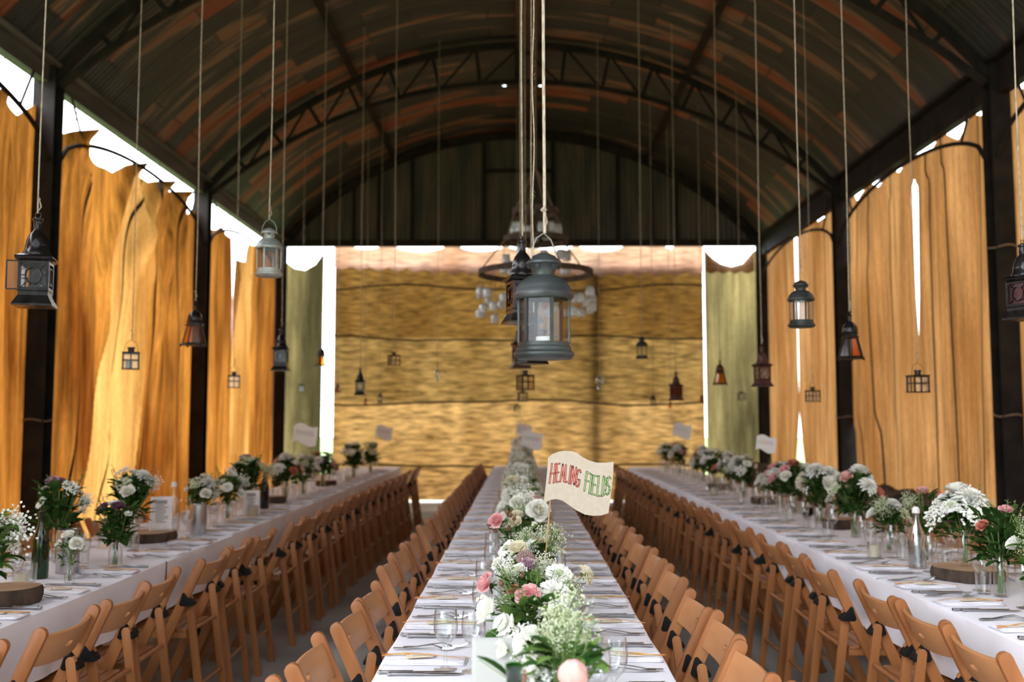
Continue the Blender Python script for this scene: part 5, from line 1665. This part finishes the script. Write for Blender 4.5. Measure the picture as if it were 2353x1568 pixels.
near_bouquet(1215, 1520, 2.82, 'bouquet of white sweet peas and green umbels beside the menu card, middle table', [
    ('white_sweet_pea', 1130, 1408, 2.78, 1.65, (-.5, -.8, .35)), ('white_sweet_pea', 1163, 1442, 2.75, 1.45, (-.2, -.85, .4)), ('white_sweet_pea', 1255, 1420, 2.85, 1.4, (.1, -.8, .5)),
    ('green_umbel', 1215, 1440, 2.85, .9, (0, -.6, .8)), ('green_umbel', 1300, 1420, 2.9, .9, (.4, -.4, .8)), ('green_umbel', 1275, 1450, 2.7, .9, (.2, -.5, .8)), ('white_umbel', 1190, 1462, 2.72, .8, (-.2, -.7, .7)),
    ('white_sweet_pea', 1285, 1452, 2.75, 1.2, (.3, -.8, .4)), ('green_seed_grass', 1290, 1460, 2.6, 1.0, (.2, -.3, 1)), ('brown_sedum', 1245, 1465, 2.68, .7, (0, -.4, 1))], fol=2, h=.23, spread=.10, vk='jar', vlabel='glass jar of white sweet peas beside the menu card, middle table')
near_bouquet(1230, 1470, 3.15, 'bouquet of open pink roses and big white dahlias, sharpest of all, middle table', [
    ('pink_rose', 1215, 1374, 3.05, 1.0, (-.05, -.9, .45)), ('pink_rose', 1124, 1345, 3.15, .95, (-.9, -.25, .5)), ('white_dahlia', 1272, 1372, 3.08, 1.0, (.15, -.75, .65)), ('cream_dahlia', 1343, 1322, 3.3, .62, (.85, -.2, .45)),
    ('white_scabious', 1285, 1322, 3.25, 1.15, (.15, -.6, .8)), ('salmon_rose', 1180, 1360, 3.15, .55, (-.3, -.6, .7)), ('mauve_rose', 1214, 1308, 3.3, .85, (.2, -.6, .75)), ('white_rose', 1196, 1318, 3.28, .8, (-.3, -.5, .8)),
    ('brown_sedum', 1207, 1285, 3.45, 1.1, (0, -.4, 1)), ('cream_rose', 1190, 1268, 3.55, .95, (-.1, -.5, .9)), ('white_rose', 1150, 1300, 3.35, .7, (-.7, -.4, .6)), ('rose_hip', 1200, 1328, 3.2, 1.0, (0, -.6, .8)), ('rose_hip', 1153, 1345, 3.12, 1.0, (-.2, -.5, .8)),
    ('green_seed_grass', 1240, 1320, 3.3, .9, (.1, -.3, 1)), ('green_seed_grass', 1170, 1335, 3.2, .8, (-.3, -.3, 1)), ('green_seed_grass', 1310, 1360, 3.2, .8, (.5, -.3, 1)), ('white_gypsophila', 1165, 1310, 3.3, .7, (-.3, -.3, 1)),
    ('rose_hip', 1323, 1350, 3.2, .7, (.4, -.4, .8)), ('rose_hip', 1335, 1375, 3.1, .6, (.5, -.4, .8)), ('daisy', 1108, 1372, 3.1, .7, (-.6, -.5, .5)), ('daisy', 1098, 1378, 3.08, .6, (-.6, -.5, .5))],
    dark=True, fol=3, h=.23, spread=.105, vk='jar', vlabel='glass jar holding the open pink roses and dahlias, middle table')
near_bouquet(1222, 1385, 3.72, 'bouquet of green spires and blush roses round the cane of the large flag, middle table', [
    ('blush_rose', 1240, 1260, 3.75, .9, (.1, -.5, .9)), ('white_scabious', 1165, 1262, 3.8, 1.0, (-.6, -.4, .7)), ('white_dahlia', 1222, 1262, 3.7, .7, (0, -.6, .8)), ('green_umbel', 1275, 1265, 3.7, .8, (.3, -.4, .9)),
    ('green_seed_grass', 1268, 1235, 3.7, .9, (.2, -.2, 1)), ('green_seed_grass', 1205, 1250, 3.75, .8, (-.2, -.3, 1)), ('white_gypsophila', 1245, 1300, 3.6, .8, (0, -.4, 1)), ('white_rose', 1185, 1285, 3.7, .7, (-.4, -.5, .8))],
    fol=3, h=.27, spread=.09, vk='tall', vlabel='tall glass vase beside the cane of the large flag, middle table')
near_bouquet(1200, 1320, 4.3, 'bouquet with a small pink rose on a stalk of brown buds, middle table', [
    ('pink_rose', 1143, 1201, 4.2, .92, (-.3, -.75, .55)), ('rose_hip', 1128, 1213, 4.2, 1.1, (-.6, -.4, .6)), ('rose_hip', 1140, 1222, 4.2, 1.2, (-.3, -.6, .3)), ('rose_hip', 1172, 1188, 4.25, 1.2, (.2, -.3, 1)), ('rose_hip', 1165, 1180, 4.25, 1.1, (0, -.3, 1)),
    ('rose_hip', 1180, 1195, 4.25, 1.1, (.4, -.3, .9)), ('rose_hip', 1168, 1218, 4.25, 1.1, (.2, -.5, .6)), ('white_umbel', 1212, 1232, 4.3, .9, (.1, -.4, 1)), ('daisy', 1228, 1205, 4.4, 1.1, (.2, -.8, .5)), ('daisy', 1232, 1215, 4.4, 1.1, (.3, -.8, .5)), ('daisy', 1222, 1218, 4.4, 1.0, (0, -.8, .5)),
    ('green_seed_grass', 1205, 1245, 4.2, .9, (0, -.3, 1)), ('white_gypsophila', 1235, 1240, 4.3, 1.0, (.2, -.3, 1)), ('cream_rose', 1185, 1205, 4.5, .9, (-.1, -.6, .8))], dark=True, fol=2, h=.26, spread=.09, vk='tall', vlabel='tall glass vase under the small pink rose, middle table')
near_bouquet(1215, 1262, 4.9, 'bouquet with one large white rose, just behind the large flag, middle table', [
    ('white_rose', 1235, 1178, 4.75, 1.5, (.25, -.85, .4)), ('white_rose', 1190, 1160, 5.0, 1.1, (-.2, -.6, .8)), ('cream_rose', 1187, 1192, 4.9, 1.0, (-.3, -.7, .6)), ('daisy', 1210, 1140, 5.1, 1.2, (0, -.8, .6)), ('daisy', 1222, 1135, 5.1, 1.2, (.2, -.8, .6)), ('daisy', 1196, 1138, 5.1, 1.2, (-.2, -.8, .6)),
    ('daisy', 1215, 1150, 5.1, 1.2, (.1, -.8, .5)), ('white_gypsophila', 1210, 1150, 5.1, 1.1, (0, -.3, 1)), ('green_umbel', 1200, 1170, 4.95, 1.0, (0, -.4, 1))], fol=2, h=.27, spread=.10, vk='jar', vlabel='glass jar of white roses just behind the large flag, middle table')
kinds_w = ['white_dahlia', 'white_rose', 'white_umbel', 'white_scabious', 'white_rose', 'green_umbel', 'cream_rose', 'white_dahlia', 'white_umbel', 'white_sweet_pea', 'daisy', 'white_scabious', 'white_rose']
pinks = ['blush_rose', 'pink_rose', 'cream_dahlia', 'mauve_rose', 'white_rose', 'white_scabious', 'green_seed_grass', 'white_dahlia', 'cream_rose']
VK = ['jar', 'tall', 'bottle']
xs = [.0, .02, -.02, .015, -.01]
y = 5.45; k = 0
while y < 15.3:
    kinds = list(kinds_w); RF.shuffle(kinds); kinds[3] = pinks[k % len(pinks)]
    kinds = [(q, 1.25) for q in kinds]
    bouquet(xs[k % 5] + .005, y, ZP, .30 + .02 * (k % 3) + (.015 * max(0, k - 8)), .115, kinds, 'bouquet of mostly white blooms, ' + ORD[k] + ' behind the large flag along the middle table', GB_M,
            VK[k % 3], 'glass vase under the ' + ORD[k] + ' white bouquet behind the large flag, middle table', seed=100 + k, fol=3, stems=False, foliage_s=1.12)
    y += .53; k += 1
# broad dark leaves in the front
def single_leaf(px, py, Y, yaw, tilt, L, w, label, rx=0., mat='leaf'):
    mb = MB(); leaf(mb, (0, 0, 0), 0, 90, L, w, .12, .35)
    mb.mi = 1; mb.tube([(-.03, 0, -.005), (0, 0, 0), (L * .9, 0, -.005 - L * .12)], .0012, 5)
    o = mb.obj('leaf_sprig', [M[mat], M['stem']], angle=None); o.location = at(px, py, Y); o.rotation_euler = (rx, tilt, yaw)
    return o
def leaf_of(bq_label, *a, **k):
    o = single_leaf(*a, None, **k)
    for r in COL.objects:
        if r.get('label') == bq_label:
            o.location = Vector(o.location) - r.location; o.parent = r; o.name = 'leaf'
            return
B1 = 'bouquet of airy green grasses with a fat blush rosebud, closest to the front, middle table'
B2 = 'bouquet of white sweet peas and green umbels beside the menu card, middle table'
B3 = 'bouquet of open pink roses and big white dahlias, sharpest of all, middle table'
leaf_of(B1, 1175, 1566, 2.05, math.pi - .15, -.75, .085, .05, rx=.5)
leaf_of(B1, 1330, 1535, 2.15, .2, -.6, .06, .05, rx=.3)
leaf_of(B2, 1142, 1445, 2.72, math.pi + .55, .95, .062, .036, rx=-.9)
leaf_of(B2, 1145, 1462, 2.66, -.25, .62, .085, .018, rx=-.7, mat='leaf2')
leaf_of(B3, 1125, 1382, 3.1, math.pi + .1, .45, .055, .028, rx=-.5)
leaf_of(B3, 1190, 1390, 3.0, -.5, .4, .055, .035, rx=-.9)
leaf_of(B3, 1190, 1425, 2.98, .5, -.2, .06, .03, rx=-1.0)

# ------------------------------------------------------------------ the two side tables: bouquets in their vases
WH = ['white_rose', 'white_umbel', 'white_dahlia', 'white_scabious', 'green_umbel', 'white_gypsophila', 'white_sweet_pea', 'white_rose', 'white_umbel', 'daisy']
DZ = ['white_sweet_pea', 'daisy', 'daisy', 'daisy', 'white_sweet_pea', 'daisy', 'white_gypsophila', 'white_rose', 'daisy', 'white_umbel']
PU = ['purple_rose', 'mauve_rose', 'purple_rose', 'white_scabious', 'white_umbel', 'mauve_rose', 'white_scabious', 'white_gypsophila']
DK = ['white_rose', 'purple_rose', 'rose_hip', 'purple_rose', 'white_sweet_pea', 'mauve_rose']
PK = ['white_dahlia', 'pink_rose', 'blush_rose', 'white_rose', 'white_umbel', 'white_dahlia', 'pink_rose', 'green_umbel', 'salmon_rose', 'white_scabious']
SG = ['pink_rose', 'rose_hip', 'salmon_rose', 'green_seed_grass']
YG = ['white_dahlia', 'green_umbel', 'green_seed_grass', 'daisy', 'white_rose', 'green_umbel']
MA = ['mauve_rose', 'green_umbel', 'white_umbel', 'white_scabious', 'green_umbel', 'purple_rose', 'white_umbel', 'green_seed_grass', 'white_dahlia']
GL_, GR_ = 'bouquets along the table under the wide sky gap', 'bouquets along the table by the low dark wall'
side = [  # index into SIDEV, height, spread, kinds, scale, vase, dark, description
    (0, .40, .13, DZ, 1.7, 'tall', False, 'daisy and white sweet pea bouquet'), (1, .21, .055, ['white_rose', 'white_scabious', 'white_sweet_pea', 'white_rose'], 1.0, 'bud', False, 'posy of small white blooms'),
    (2, .42, .13, PU, 1.15, 'tall', True, 'dusky purple rose bouquet'), (3, .32, .095, DK, 1.2, 'bottle', True, 'dark leaved bouquet'),
    (4, .42, .15, WH, 1.35, 'tall', True, 'big white bouquet'), (5, .32, .14, WH, 1.3, 'jar', False, 'loose white bouquet'), (6, .34, .15, WH[::-1], 1.3, 'jar', False, 'white and green bouquet'),
    (7, .43, .18, MA, 1.5, 'tall', True, 'tall green and mauve bouquet'), (8, .38, .16, PK, 1.4, 'tall', True, 'white and blush bouquet'), (9, .36, .15, WH, 1.4, 'jar', False, 'white bouquet'),
    (10, .38, .17, PK[::-1], 1.4, 'tall', True, 'blush and green bouquet'), (11, .42, .15, WH, 1.3, 'tall', True, 'tall white bouquet'), (12, .40, .14, YG, 1.3, 'tall', True, 'tall greenish bouquet'),
    (13, .22, .09, WH, 1.1, 'jar', False, 'low white posy'), (14, .24, .10, WH, 1.2, 'jar', False, 'low white posy'), (15, .26, .10, DK, 1.2, 'jar', False, 'low dusky posy'), (16, .26, .10, WH, 1.2, 'jar', False, 'low white posy'), (17, .25, .10, WH, 1.2, 'jar', False, 'low white posy'),
    (18, .33, .12, YG, 1.1, 'bottle', False, 'green and white bouquet'), (19, .37, .12, SG, .9, 'tall', True, 'spray of leaves with one small pink rose'), (20, .22, .06, ['white_scabious', 'white_rose', 'daisy'], 1.0, 'bud', False, 'posy of white scabious'),
    (21, .38, .09, SG, 1.0, 'tall', True, 'leafy stem with one pink rose on top'), (22, .27, .10, YG, 1.2, 'jar', True, 'white and yellowish green bouquet'), (23, .40, .16, PK, 1.45, 'tall', True, 'large white bouquet with one pink bud'),
    (24, .37, .14, ['white_dahlia', 'white_dahlia', 'cream_dahlia', 'white_rose', 'green_umbel'], 1.9, 'bottle', True, 'bouquet of big white globe blooms'), (25, .40, .18, PK[::-1], 1.5, 'tall', True, 'white and pink bouquet'),
    (26, .36, .16, PK, 1.4, 'jar', True, 'pink flecked bouquet'), (27, .37, .15, WH, 1.4, 'tall', True, 'white bouquet'), (28, .36, .16, PK, 1.4, 'tall', True, 'blush bouquet'), (29, .38, .15, WH, 1.4, 'tall', True, 'white bouquet'), (30, .38, .15, PK, 1.3, 'tall', True, 'pink and white bouquet'),
    (31, .40, .14, PK[::-1], 1.3, 'tall', True, 'leafy pink bouquet'), (32, .36, .14, WH, 1.3, 'tall', True, 'white bouquet'), (33, .22, .08, DK, 1.1, 'jar', True, 'low dusky posy'), (34, .24, .10, WH, 1.2, 'jar', False, 'low white posy'), (35, .25, .10, WH, 1.2, 'jar', False, 'low white posy')]
cl = sorted([q for q in side if SIDEV[q[0]][0] < 0], key=lambda q: SIDEV[q[0]][1]); cr = sorted([q for q in side if SIDEV[q[0]][0] > 0], key=lambda q: SIDEV[q[0]][1])
for lst, tn, gp in ((cl, TL, GL_), (cr, TR, GR_)):
    for i, (ix, h, sp, kinds, sc_, vk, dk, desc) in enumerate(lst):
        x, y = SIDEV[ix]
        far = y > 8
        bouquet(x, y, ZP, h, sp, [(q, sc_ * .78) for q in kinds], '%s, %s vase from the front, %s' % (desc, ORD[i], tn.replace('table by the low dark wall', 'low-wall table').replace('table under the wide sky gap', 'sky-gap table')), gp, vk,
                'clear glass vase, %s from the front, %s' % (ORD[i], tn), seed=300 + ix, fol=3 if sp > .09 else 1, dark=dk, stems=not far)
# big bouquet standing in a glass bottle on the log slice, table by the low wall
ZS = .055
bouquet(2.03, 4.64, ZP + ZS, .33, .14, [(q, 1.35) for q in ('white_rose', 'white_dahlia', 'white_umbel', 'white_scabious', 'green_umbel', 'white_dahlia', 'white_umbel', 'daisy', 'white_umbel', 'green_umbel')],
        'round white bouquet in a bottle on the log slice, low-wall table', GR_, 'tall', 'glass bottle vase standing on the log slice, table by the low dark wall', seed=400, fol=2, dark=True)

# ------------------------------------------------------------------ other things on the tables
def log_slice(x, y, r, t, label, seed):
    rr = random.Random(seed); ph = [rr.uniform(0, 6) for _ in range(4)]
    root = empty('log_slice', (x, y, ZP)); tag(root, label, 'wood slice', 'log slices on the tables')
    rad_ = lambda a: r * (1 + .05 * math.sin(2 * a + ph[0]) + .03 * math.sin(5 * a + ph[1]))
    n = 60
    mb = MB(); prof = [(.97, 0), (1.0, .1), (1.03, .45), (1.02, .8), (.985, 1.0)]
    vs = []
    for q, z in prof:
        for k in range(n):
            a = TAU * k / n
            w = 1 + .018 * math.sin(17 * a + ph[2] + 3 * z) + .012 * math.sin(31 * a + ph[3])
            vs.append((rad_(a) * q * w * math.cos(a), rad_(a) * q * w * math.sin(a), t * z))
    fs = [(j * n + k, j * n + (k + 1) % n, (j + 1) * n + (k + 1) % n, (j + 1) * n + k) for j in range(len(prof) - 1) for k in range(n)]
    fs.append(tuple(range(n - 1, -1, -1)))
    mb.add(vs, fs); mb.obj('bark', M['bark'], root, angle=70)
    mb = MB(); vs = [(0, 0, t * 1.0)]; fs = []
    for j in range(1, 9):
        for k in range(n):
            a = TAU * k / n; q = j / 8 * .985
            vs.append((rad_(a) * q * math.cos(a), rad_(a) * q * math.sin(a), t * (1.0 + (.008 if j % 2 else 0))))
    fs += [(0, 1 + k, 1 + (k + 1) % n) for k in range(n)]
    for j in range(7):
        fs += [(1 + j * n + k, 1 + (j + 1) * n + k, 1 + (j + 1) * n + (k + 1) % n, 1 + j * n + (k + 1) % n) for k in range(n)]
    mb.add(vs, fs); mb.obj('cut_face', M['cut'], root, angle=60)
log_slice(-2.04, 3.98, .125, .065, 'thick log slice at the front end of the table under the wide sky gap', 1)
log_slice(-2.24, 6.02, .160, .055, 'broad log slice half way to the second post, table under the wide sky gap', 2)
log_slice(-2.16, 8.75, .105, .06, 'small log slice before the middle of the table under the wide sky gap', 3)
log_slice(-2.14, 11.0, .105, .06, 'far log slice near the end of the table under the wide sky gap', 4)
log_slice(2.03, 4.62, .150, ZS, 'broad log slice carrying a glass bottle of flowers, table by the low dark wall', 5)
log_slice(2.12, 6.75, .105, .065, 'round log slice behind the broad one, table by the low dark wall', 6)
log_slice(2.10, 8.7, .105, .06, 'small log slice half way down the table by the low dark wall', 7)
log_slice(2.07, 10.5, .105, .06, 'far log slice on the table by the low dark wall', 8)
def cooler(x, y, h, label):
    root = empty('wine_cooler', (x, y, ZP)); tag(root, label, 'wine cooler', 'steel wine coolers')
    mb = MB(); mb.lathe([(0, 0), (.050, 0), (.0515, .004), (.0515, h), (.0475, h), (.0475, .012), (0, .012)], 32, cap=False); mb.obj('body', M['brushed'], root)
    mb = MB(); mb.tube(ring_pts(.0495, h, 32), .0028, 6, closed=True); mb.obj('rim', M['cutlery'], root)
cooler(-2.15, 4.77, .20, 'tall brushed steel wine cooler beside the green bottle, table under the wide sky gap')
cooler(-2.05, 6.37, .19, 'second brushed steel wine cooler, behind the broad log slice')
def bottle(x, y, kind, mat, label, h=.30, lab=None, capm=None):
    root = empty('bottle', (x, y, ZP)); tag(root, label, 'bottle')
    s = h / .30
    prof = {'wine': [(0, 0), (.034, 0), (.037, .006), (.037, .175), (.033, .200), (.018, .225), (.0145, .245), (.0145, .285), (.0165, .287), (.0165, .298), (.012, .300), (.011, .29), (.011, .25), (.030, .2), (.034, .175), (.034, .01), (0, .008)],
            'swing': [(0, 0), (.040, 0), (.043, .006), (.043, .140), (.036, .185), (.022, .220), (.016, .245), (.015, .275), (.017, .278), (.017, .290), (.013, .290), (.012, .25), (.019, .22), (.033, .185), (.040, .14), (.040, .01), (0, .008)],
            'carafe': [(0, 0), (.050, 0), (.054, .008), (.046, .09), (.026, .18), (.019, .24), (.024, .295), (.022, .295), (.017, .24), (.024, .18), (.043, .09), (.050, .012), (0, .010)]}[kind]
    mb = MB(); mb.lathe([(r * (1 if kind != 'x' else s), z * s) for r, z in prof], 28, cap=False); mb.obj('body', M[mat], root, angle=60)
    if lab:
        mb = MB(); mb.lathe([(lab[2], lab[0]), (lab[2] + .0006, lab[0]), (lab[2] + .0006, lab[1]), (lab[2], lab[1])], 28, cap=False); mb.obj('label', M[lab[3]], root)
    if capm:
        mb = MB(); mb.lathe([(0, .285 * s), (.0185, .285 * s), (.0185, .305 * s), (.012, .318 * s), (0, .318 * s)], 16, cap=False); mb.obj('cap', M[capm], root)
bottle(-2.20, 4.60, 'wine', 'bottlegreen', 'green wine bottle before the first dark post, beside the steel cooler', .305)
bottle(-2.10, 8.2, 'wine', 'bottledark', 'dark wine bottle in the middle of the table under the wide sky gap', .31)
bottle(-2.27, 6.55, 'swing', 'glass', 'clear water bottle behind the broad log slice, table under the wide sky gap', .30, capm='paperw')
bottle(1.94, 4.96, 'swing', 'jar', 'clear swing-top bottle with pale stopper, table by the low dark wall', .28, capm='paperw')
bottle(2.10, 7.36, 'swing', 'jar', 'clear water bottle with a dark blue label, table by the low dark wall', .30, lab=(.02, .085, .0435, 'bottledark'), capm='zinclight')
bottle(2.25, 7.3, 'carafe', 'jar', 'clear cone shaped carafe, table by the low dark wall', .26)
bottle(-.013, 1.90, 'wine', 'bottlegreen', 'green wine bottle at the very front of the middle table, only its neck showing', .27)
def jar_candle(x, y, label):
    root = empty('candle_glass', (x, y, ZP)); tag(root, label, 'candle holder', 'candle glasses on the tables')
    mb = MB(); mb.lathe([(0, 0), (.033, 0), (.036, .004), (.036, .085), (.034, .085), (.034, .008), (0, .006)], 22, cap=False); mb.obj('glass', M['glass'], root, angle=60)
    c = MB(); c.lathe([(0, 0), (.027, 0), (.027, .060), (.024, .062), (0, .060)], 20, cap=False); o = c.obj('candle', M['wax']); o.location = (x, y, ZP + .0085)
    tag(o, 'ivory candle inside ' + label, 'candle', 'ivory candles')
    w = MB(); w.tube([(0, 0, .059), (.001, 0, .068)], .0008, 4); w.obj('wick', M['ink'], o)
jar_candle(-2.12, 4.27, 'candle glass by the thick log slice, sky-gap table')
for i, (x, y) in enumerate(((-2.0, 7.5), (-2.2, 9.35), (-2.0, 11.6), (1.9, 5.3), (2.2, 7.95), (1.95, 9.7), (2.2, 11.3))):
    q = free_spot(x, y, .04)
    if q:
        jar_candle(q[0], q[1], '%s candle glass from the front, %s' % (ORD[i + 1 if x < 0 else i - 3], 'sky-gap table' if x < 0 else 'low-wall table'))
def menu_card(x, y, rz, w, h, mat, label, lines=True, curve=.02):
    root = empty('menu_card', (x, y, ZP), rz); tag(root, label, 'menu')
    mb = MB()
    def pt(u, v):
        return Vector(((u - .5) * w, .05 * v + curve * math.cos((u - .5) * 3), v * h))
    mb.grid(pt, 10, 10)
    o = mb.obj('card', mat, root, angle=None); md_ = o.modifiers.new('thickness', 'SOLIDIFY'); md_.thickness = .0012
    if lines:
        mb = MB(); rr = random.Random(3)
        for k in range(12):
            v = .85 - .055 * k; a = rr.uniform(.15, .3); b = rr.uniform(.6, .85)
            p0, p1 = pt(a, v), pt(b, v)
            hh = .008 if k == 0 else .0025
            mb.add([p0 + Vector((0, -.003, -hh)), p1 + Vector((0, -.003, -hh)), p1 + Vector((0, -.003, hh)), p0 + Vector((0, -.003, hh))], [(0, 1, 2, 3)])
        mb.obj('print', M['greyink'], root, smooth=False)
menu_card(-.055, 2.42, .05, .125, .195, M['frost'], 'blank frosted menu card standing among the flowers at the front of the middle table', lines=False, curve=.0)
q = free_spot(-2.1, 6.75, .07) or (-2.1, 6.75)
menu_card(-2.16, 6.22, .25, .13, .20, M['paperw'], 'white printed menu card on the broad log slice, table under the wide sky gap')
bpy.context.view_layer.update()
for o_ in COL.objects:
    if o_.name == 'menu_card.001':
        o_.location.z = ZP + .0565; o_.location.y = 6.04; o_.location.x = -2.17
menu_card(-2.02, 7.52, .25, .12, .19, M['paperw'], 'white menu card standing beyond the second cooler, table under the wide sky gap')

# ------------------------------------------------------------------ flags on canes
FLAG = [(785, 460), (835, 415), (900, 390), (970, 380), (1050, 385), (1110, 405), (1170, 450), (1250, 490), (1330, 510), (1420, 512), (1518, 500), (1505, 700), (1480, 900), (1455, 1070),
        (1380, 1095), (1280, 1100), (1190, 1085), (1100, 1040), (1020, 985), (940, 930), (870, 915), (810, 925), (733, 960), (755, 780), (775, 600)]
KF = 4.9
def fl(cx, cy):
    return ((cx - 1125) / KF / FPX * 3.42, -(cy - 740) / KF / FPX * 3.42)     # metres in the plane of the card
STROKES = {
    'H': [[(0, 0), (0, 1)], [(1, 0), (1, 1)], [(0, .5), (1, .5)]], 'E': [[(1, 1), (0, 1), (0, 0), (1, 0)], [(0, .52), (.8, .52)]], 'A': [[(0, 0), (.5, 1), (1, 0)], [(.22, .36), (.78, .36)]],
    'L': [[(0, 1), (0, 0), (1, 0)]], 'I': [[(.5, 0), (.5, 1)]], 'N': [[(0, 0), (0, 1), (1, 0), (1, 1)]], 'G': [[(1, .88), (.7, 1), (.2, .95), (0, .7), (0, .25), (.25, .02), (.7, 0), (.95, .12), (.95, .42), (.6, .42)]],
    'F': [[(0, 0), (0, 1), (1, 1)], [(0, .55), (.75, .55)]], 'D': [[(0, 0), (0, 1), (.6, .95), (1, .65), (1, .3), (.6, .04), (0, 0)]], 'S': [[(1, .9), (.6, 1), (.1, .95), (0, .7), (.3, .52), (.8, .42), (1, .2), (.8, .03), (.3, 0), (0, .08)]]}
LET = [  # letter, bottom-left, top-left, top-right, bottom-right in the flag drawing
    ('H', (800, 738), (828, 525), (866, 527), (846, 735)), ('E', (874, 728), (882, 526), (914, 522), (900, 724)), ('A', (920, 722), (943, 530), (955, 530), (962, 722)), ('L', (973, 728), (984, 536), (1004, 560), (994, 724)),
    ('I', (1010, 742), (1034, 545), (1046, 547), (1022, 744)), ('N', (1038, 748), (1062, 552), (1100, 566), (1075, 756)), ('G', (1090, 772), (1116, 582), (1152, 598), (1126, 780)),
    ('F', (1188, 822), (1217, 615), (1256, 634), (1232, 830)), ('I', (1234, 850), (1266, 644), (1280, 648), (1250, 856)), ('E', (1268, 860), (1292, 655), (1334, 662), (1304, 868)), ('L', (1328, 880), (1352, 660), (1380, 690), (1358, 880)),
    ('D', (1382, 880), (1404, 665), (1432, 680), (1418, 874)), ('S', (1432, 872), (1446, 672), (1484, 668), (1466, 852))]
def ribbon(mb, pts, hw, y):
    """flat stroke with round joins"""
    pts = [Vector((p[0], p[1])) for p in pts]
    for a, b in zip(pts, pts[1:]):
        d = (b - a)
        if d.length < 1e-6: continue
        d.normalize(); n = Vector((-d.y, d.x)) * hw; e = d * 0
        q = [a - n, b - n, b + n, a + n]
        mb.add([(p.x, y, p.y) for p in q], [(0, 1, 2, 3)])
    for a in pts:
        mb.add([(a.x + hw * math.cos(TAU * k / 10), y, a.y + hw * math.sin(TAU * k / 10)) for k in range(10)], [tuple(range(10))])
def flag(loc, s, rz, label, mat, stick_bottom, marks=None, word=False):
    root = empty('flag_sign', loc, rz); root.scale = (s, s, s)
    tag(root, label, 'flag', 'paper flags on canes')
    mb = MB(); mb.extrude([(fl(*p)[0], -.0008, fl(*p)[1]) for p in FLAG], (0, .0016, 0)); mb.obj('card', mat, root, smooth=False)
    c0 = fl(790, 560); c1 = fl(808, 925); b = fl(757, 1530)
    mb = MB(); mb.tube([(c1[0] + (c1[0] - b[0]) * .45, .004, c0[1]), (c1[0], .004, c1[1]), (b[0], .004, b[1]), (b[0] + .002, .004, stick_bottom)], .0026, 8); mb.obj('cane', M['cane'], root)
    if word:
        for nm, sl_, ink in (('lettering', slice(0, 7), 'redink'), ('lettering', slice(7, 13), 'greenink')):
            o1, o2 = MB(), MB()
            for k, (ch, bl, tl_, tr__, br) in enumerate(LET[sl_]):
                m_ = lambda u, v: fl(lerp(lerp(bl[0], br[0], u), lerp(tl_[0], tr__[0], u), v), lerp(lerp(bl[1], br[1], u), lerp(tl_[1], tr__[1], u), v))
                for st in STROKES[ch]:
                    pts = [m_(*p) for p in st]
                    ribbon(o1, pts, 10.5 * 3.42 / KF / FPX, -.0011 - .00002 * (k % 2)); ribbon(o2, pts, 5.6 * 3.42 / KF / FPX, -.0014 - .00002 * (k % 2))
            a = o1.obj('lettering', M['ink'], root, smooth=False)
            o2.obj('lettering_fill', M[ink], a, smooth=False)
    elif marks:
        for g, cols in enumerate(marks):
            mb = MB()
            n = 4
            for k in range(n):
                x = 850 + (g * n + k) * 560 / (len(marks) * n)
                yy = 640 + 90 * ((x - 850) / 560)
                p0, p1 = fl(x, yy + 70), fl(x + 8, yy - 70)
                mb.add([(p0[0] - .002, -.0012, p0[1]), (p0[0] + .002, -.0012, p0[1]), (p1[0] + .002, -.0012, p1[1]), (p1[0] - .002, -.0012, p1[1])], [(0, 1, 2, 3)])
            mb.obj('brush_mark', M[cols], root, smooth=False)
def flag_at(px, py, Y, s, label, mat, **k):
    p = at(px, py, Y)
    flag(p, s, k.pop('rz', 0), label, mat, (ZP + .05 - p.z) / s, **k)
pf = at(1100 + 1125 / KF, 960 + 740 / KF, 3.62)
flag(pf, 3.62 / 3.42, 0, 'large cream paper flag reading HEALING FIELDS on a bamboo cane, middle table', M['card'], (ZP + .03 - pf.z) / (3.62 / 3.42), word=True)
flag_at(1222, 1012, 10.9, 1.0, 'white paper flag next behind the large flag, middle table', M['paperw'], marks=['greyink', 'greenink', 'greyink', 'redink'])
flag_at(1203, 990, 14.2, .95, 'farthest white paper flag on the middle table, half hidden', M['paperw'], marks=['greyink', 'greyink'])
flag_at(701, 1000, 9.4, 1.02, 'greyish paper flag before the olive panel, table under the wide sky gap', M['paperw'], marks=['greyink', 'greyink', 'greyink', 'greyink'])
flag_at(882, 995, 13.6, 1.0, 'small far paper flag on the table under the wide sky gap', M['paperw'], marks=['greyink', 'greyink', 'redink'])
flag_at(1760, 1021, 8.5, .74, 'white paper flag with coloured marks, table by the low dark wall', M['paperw'], marks=['greenink', 'redink', 'blueink'])
flag_at(1567, 991, 12.6, 1.0, 'small far paper flag on the table by the low dark wall', M['paperw'], marks=['greyink', 'greyink'])
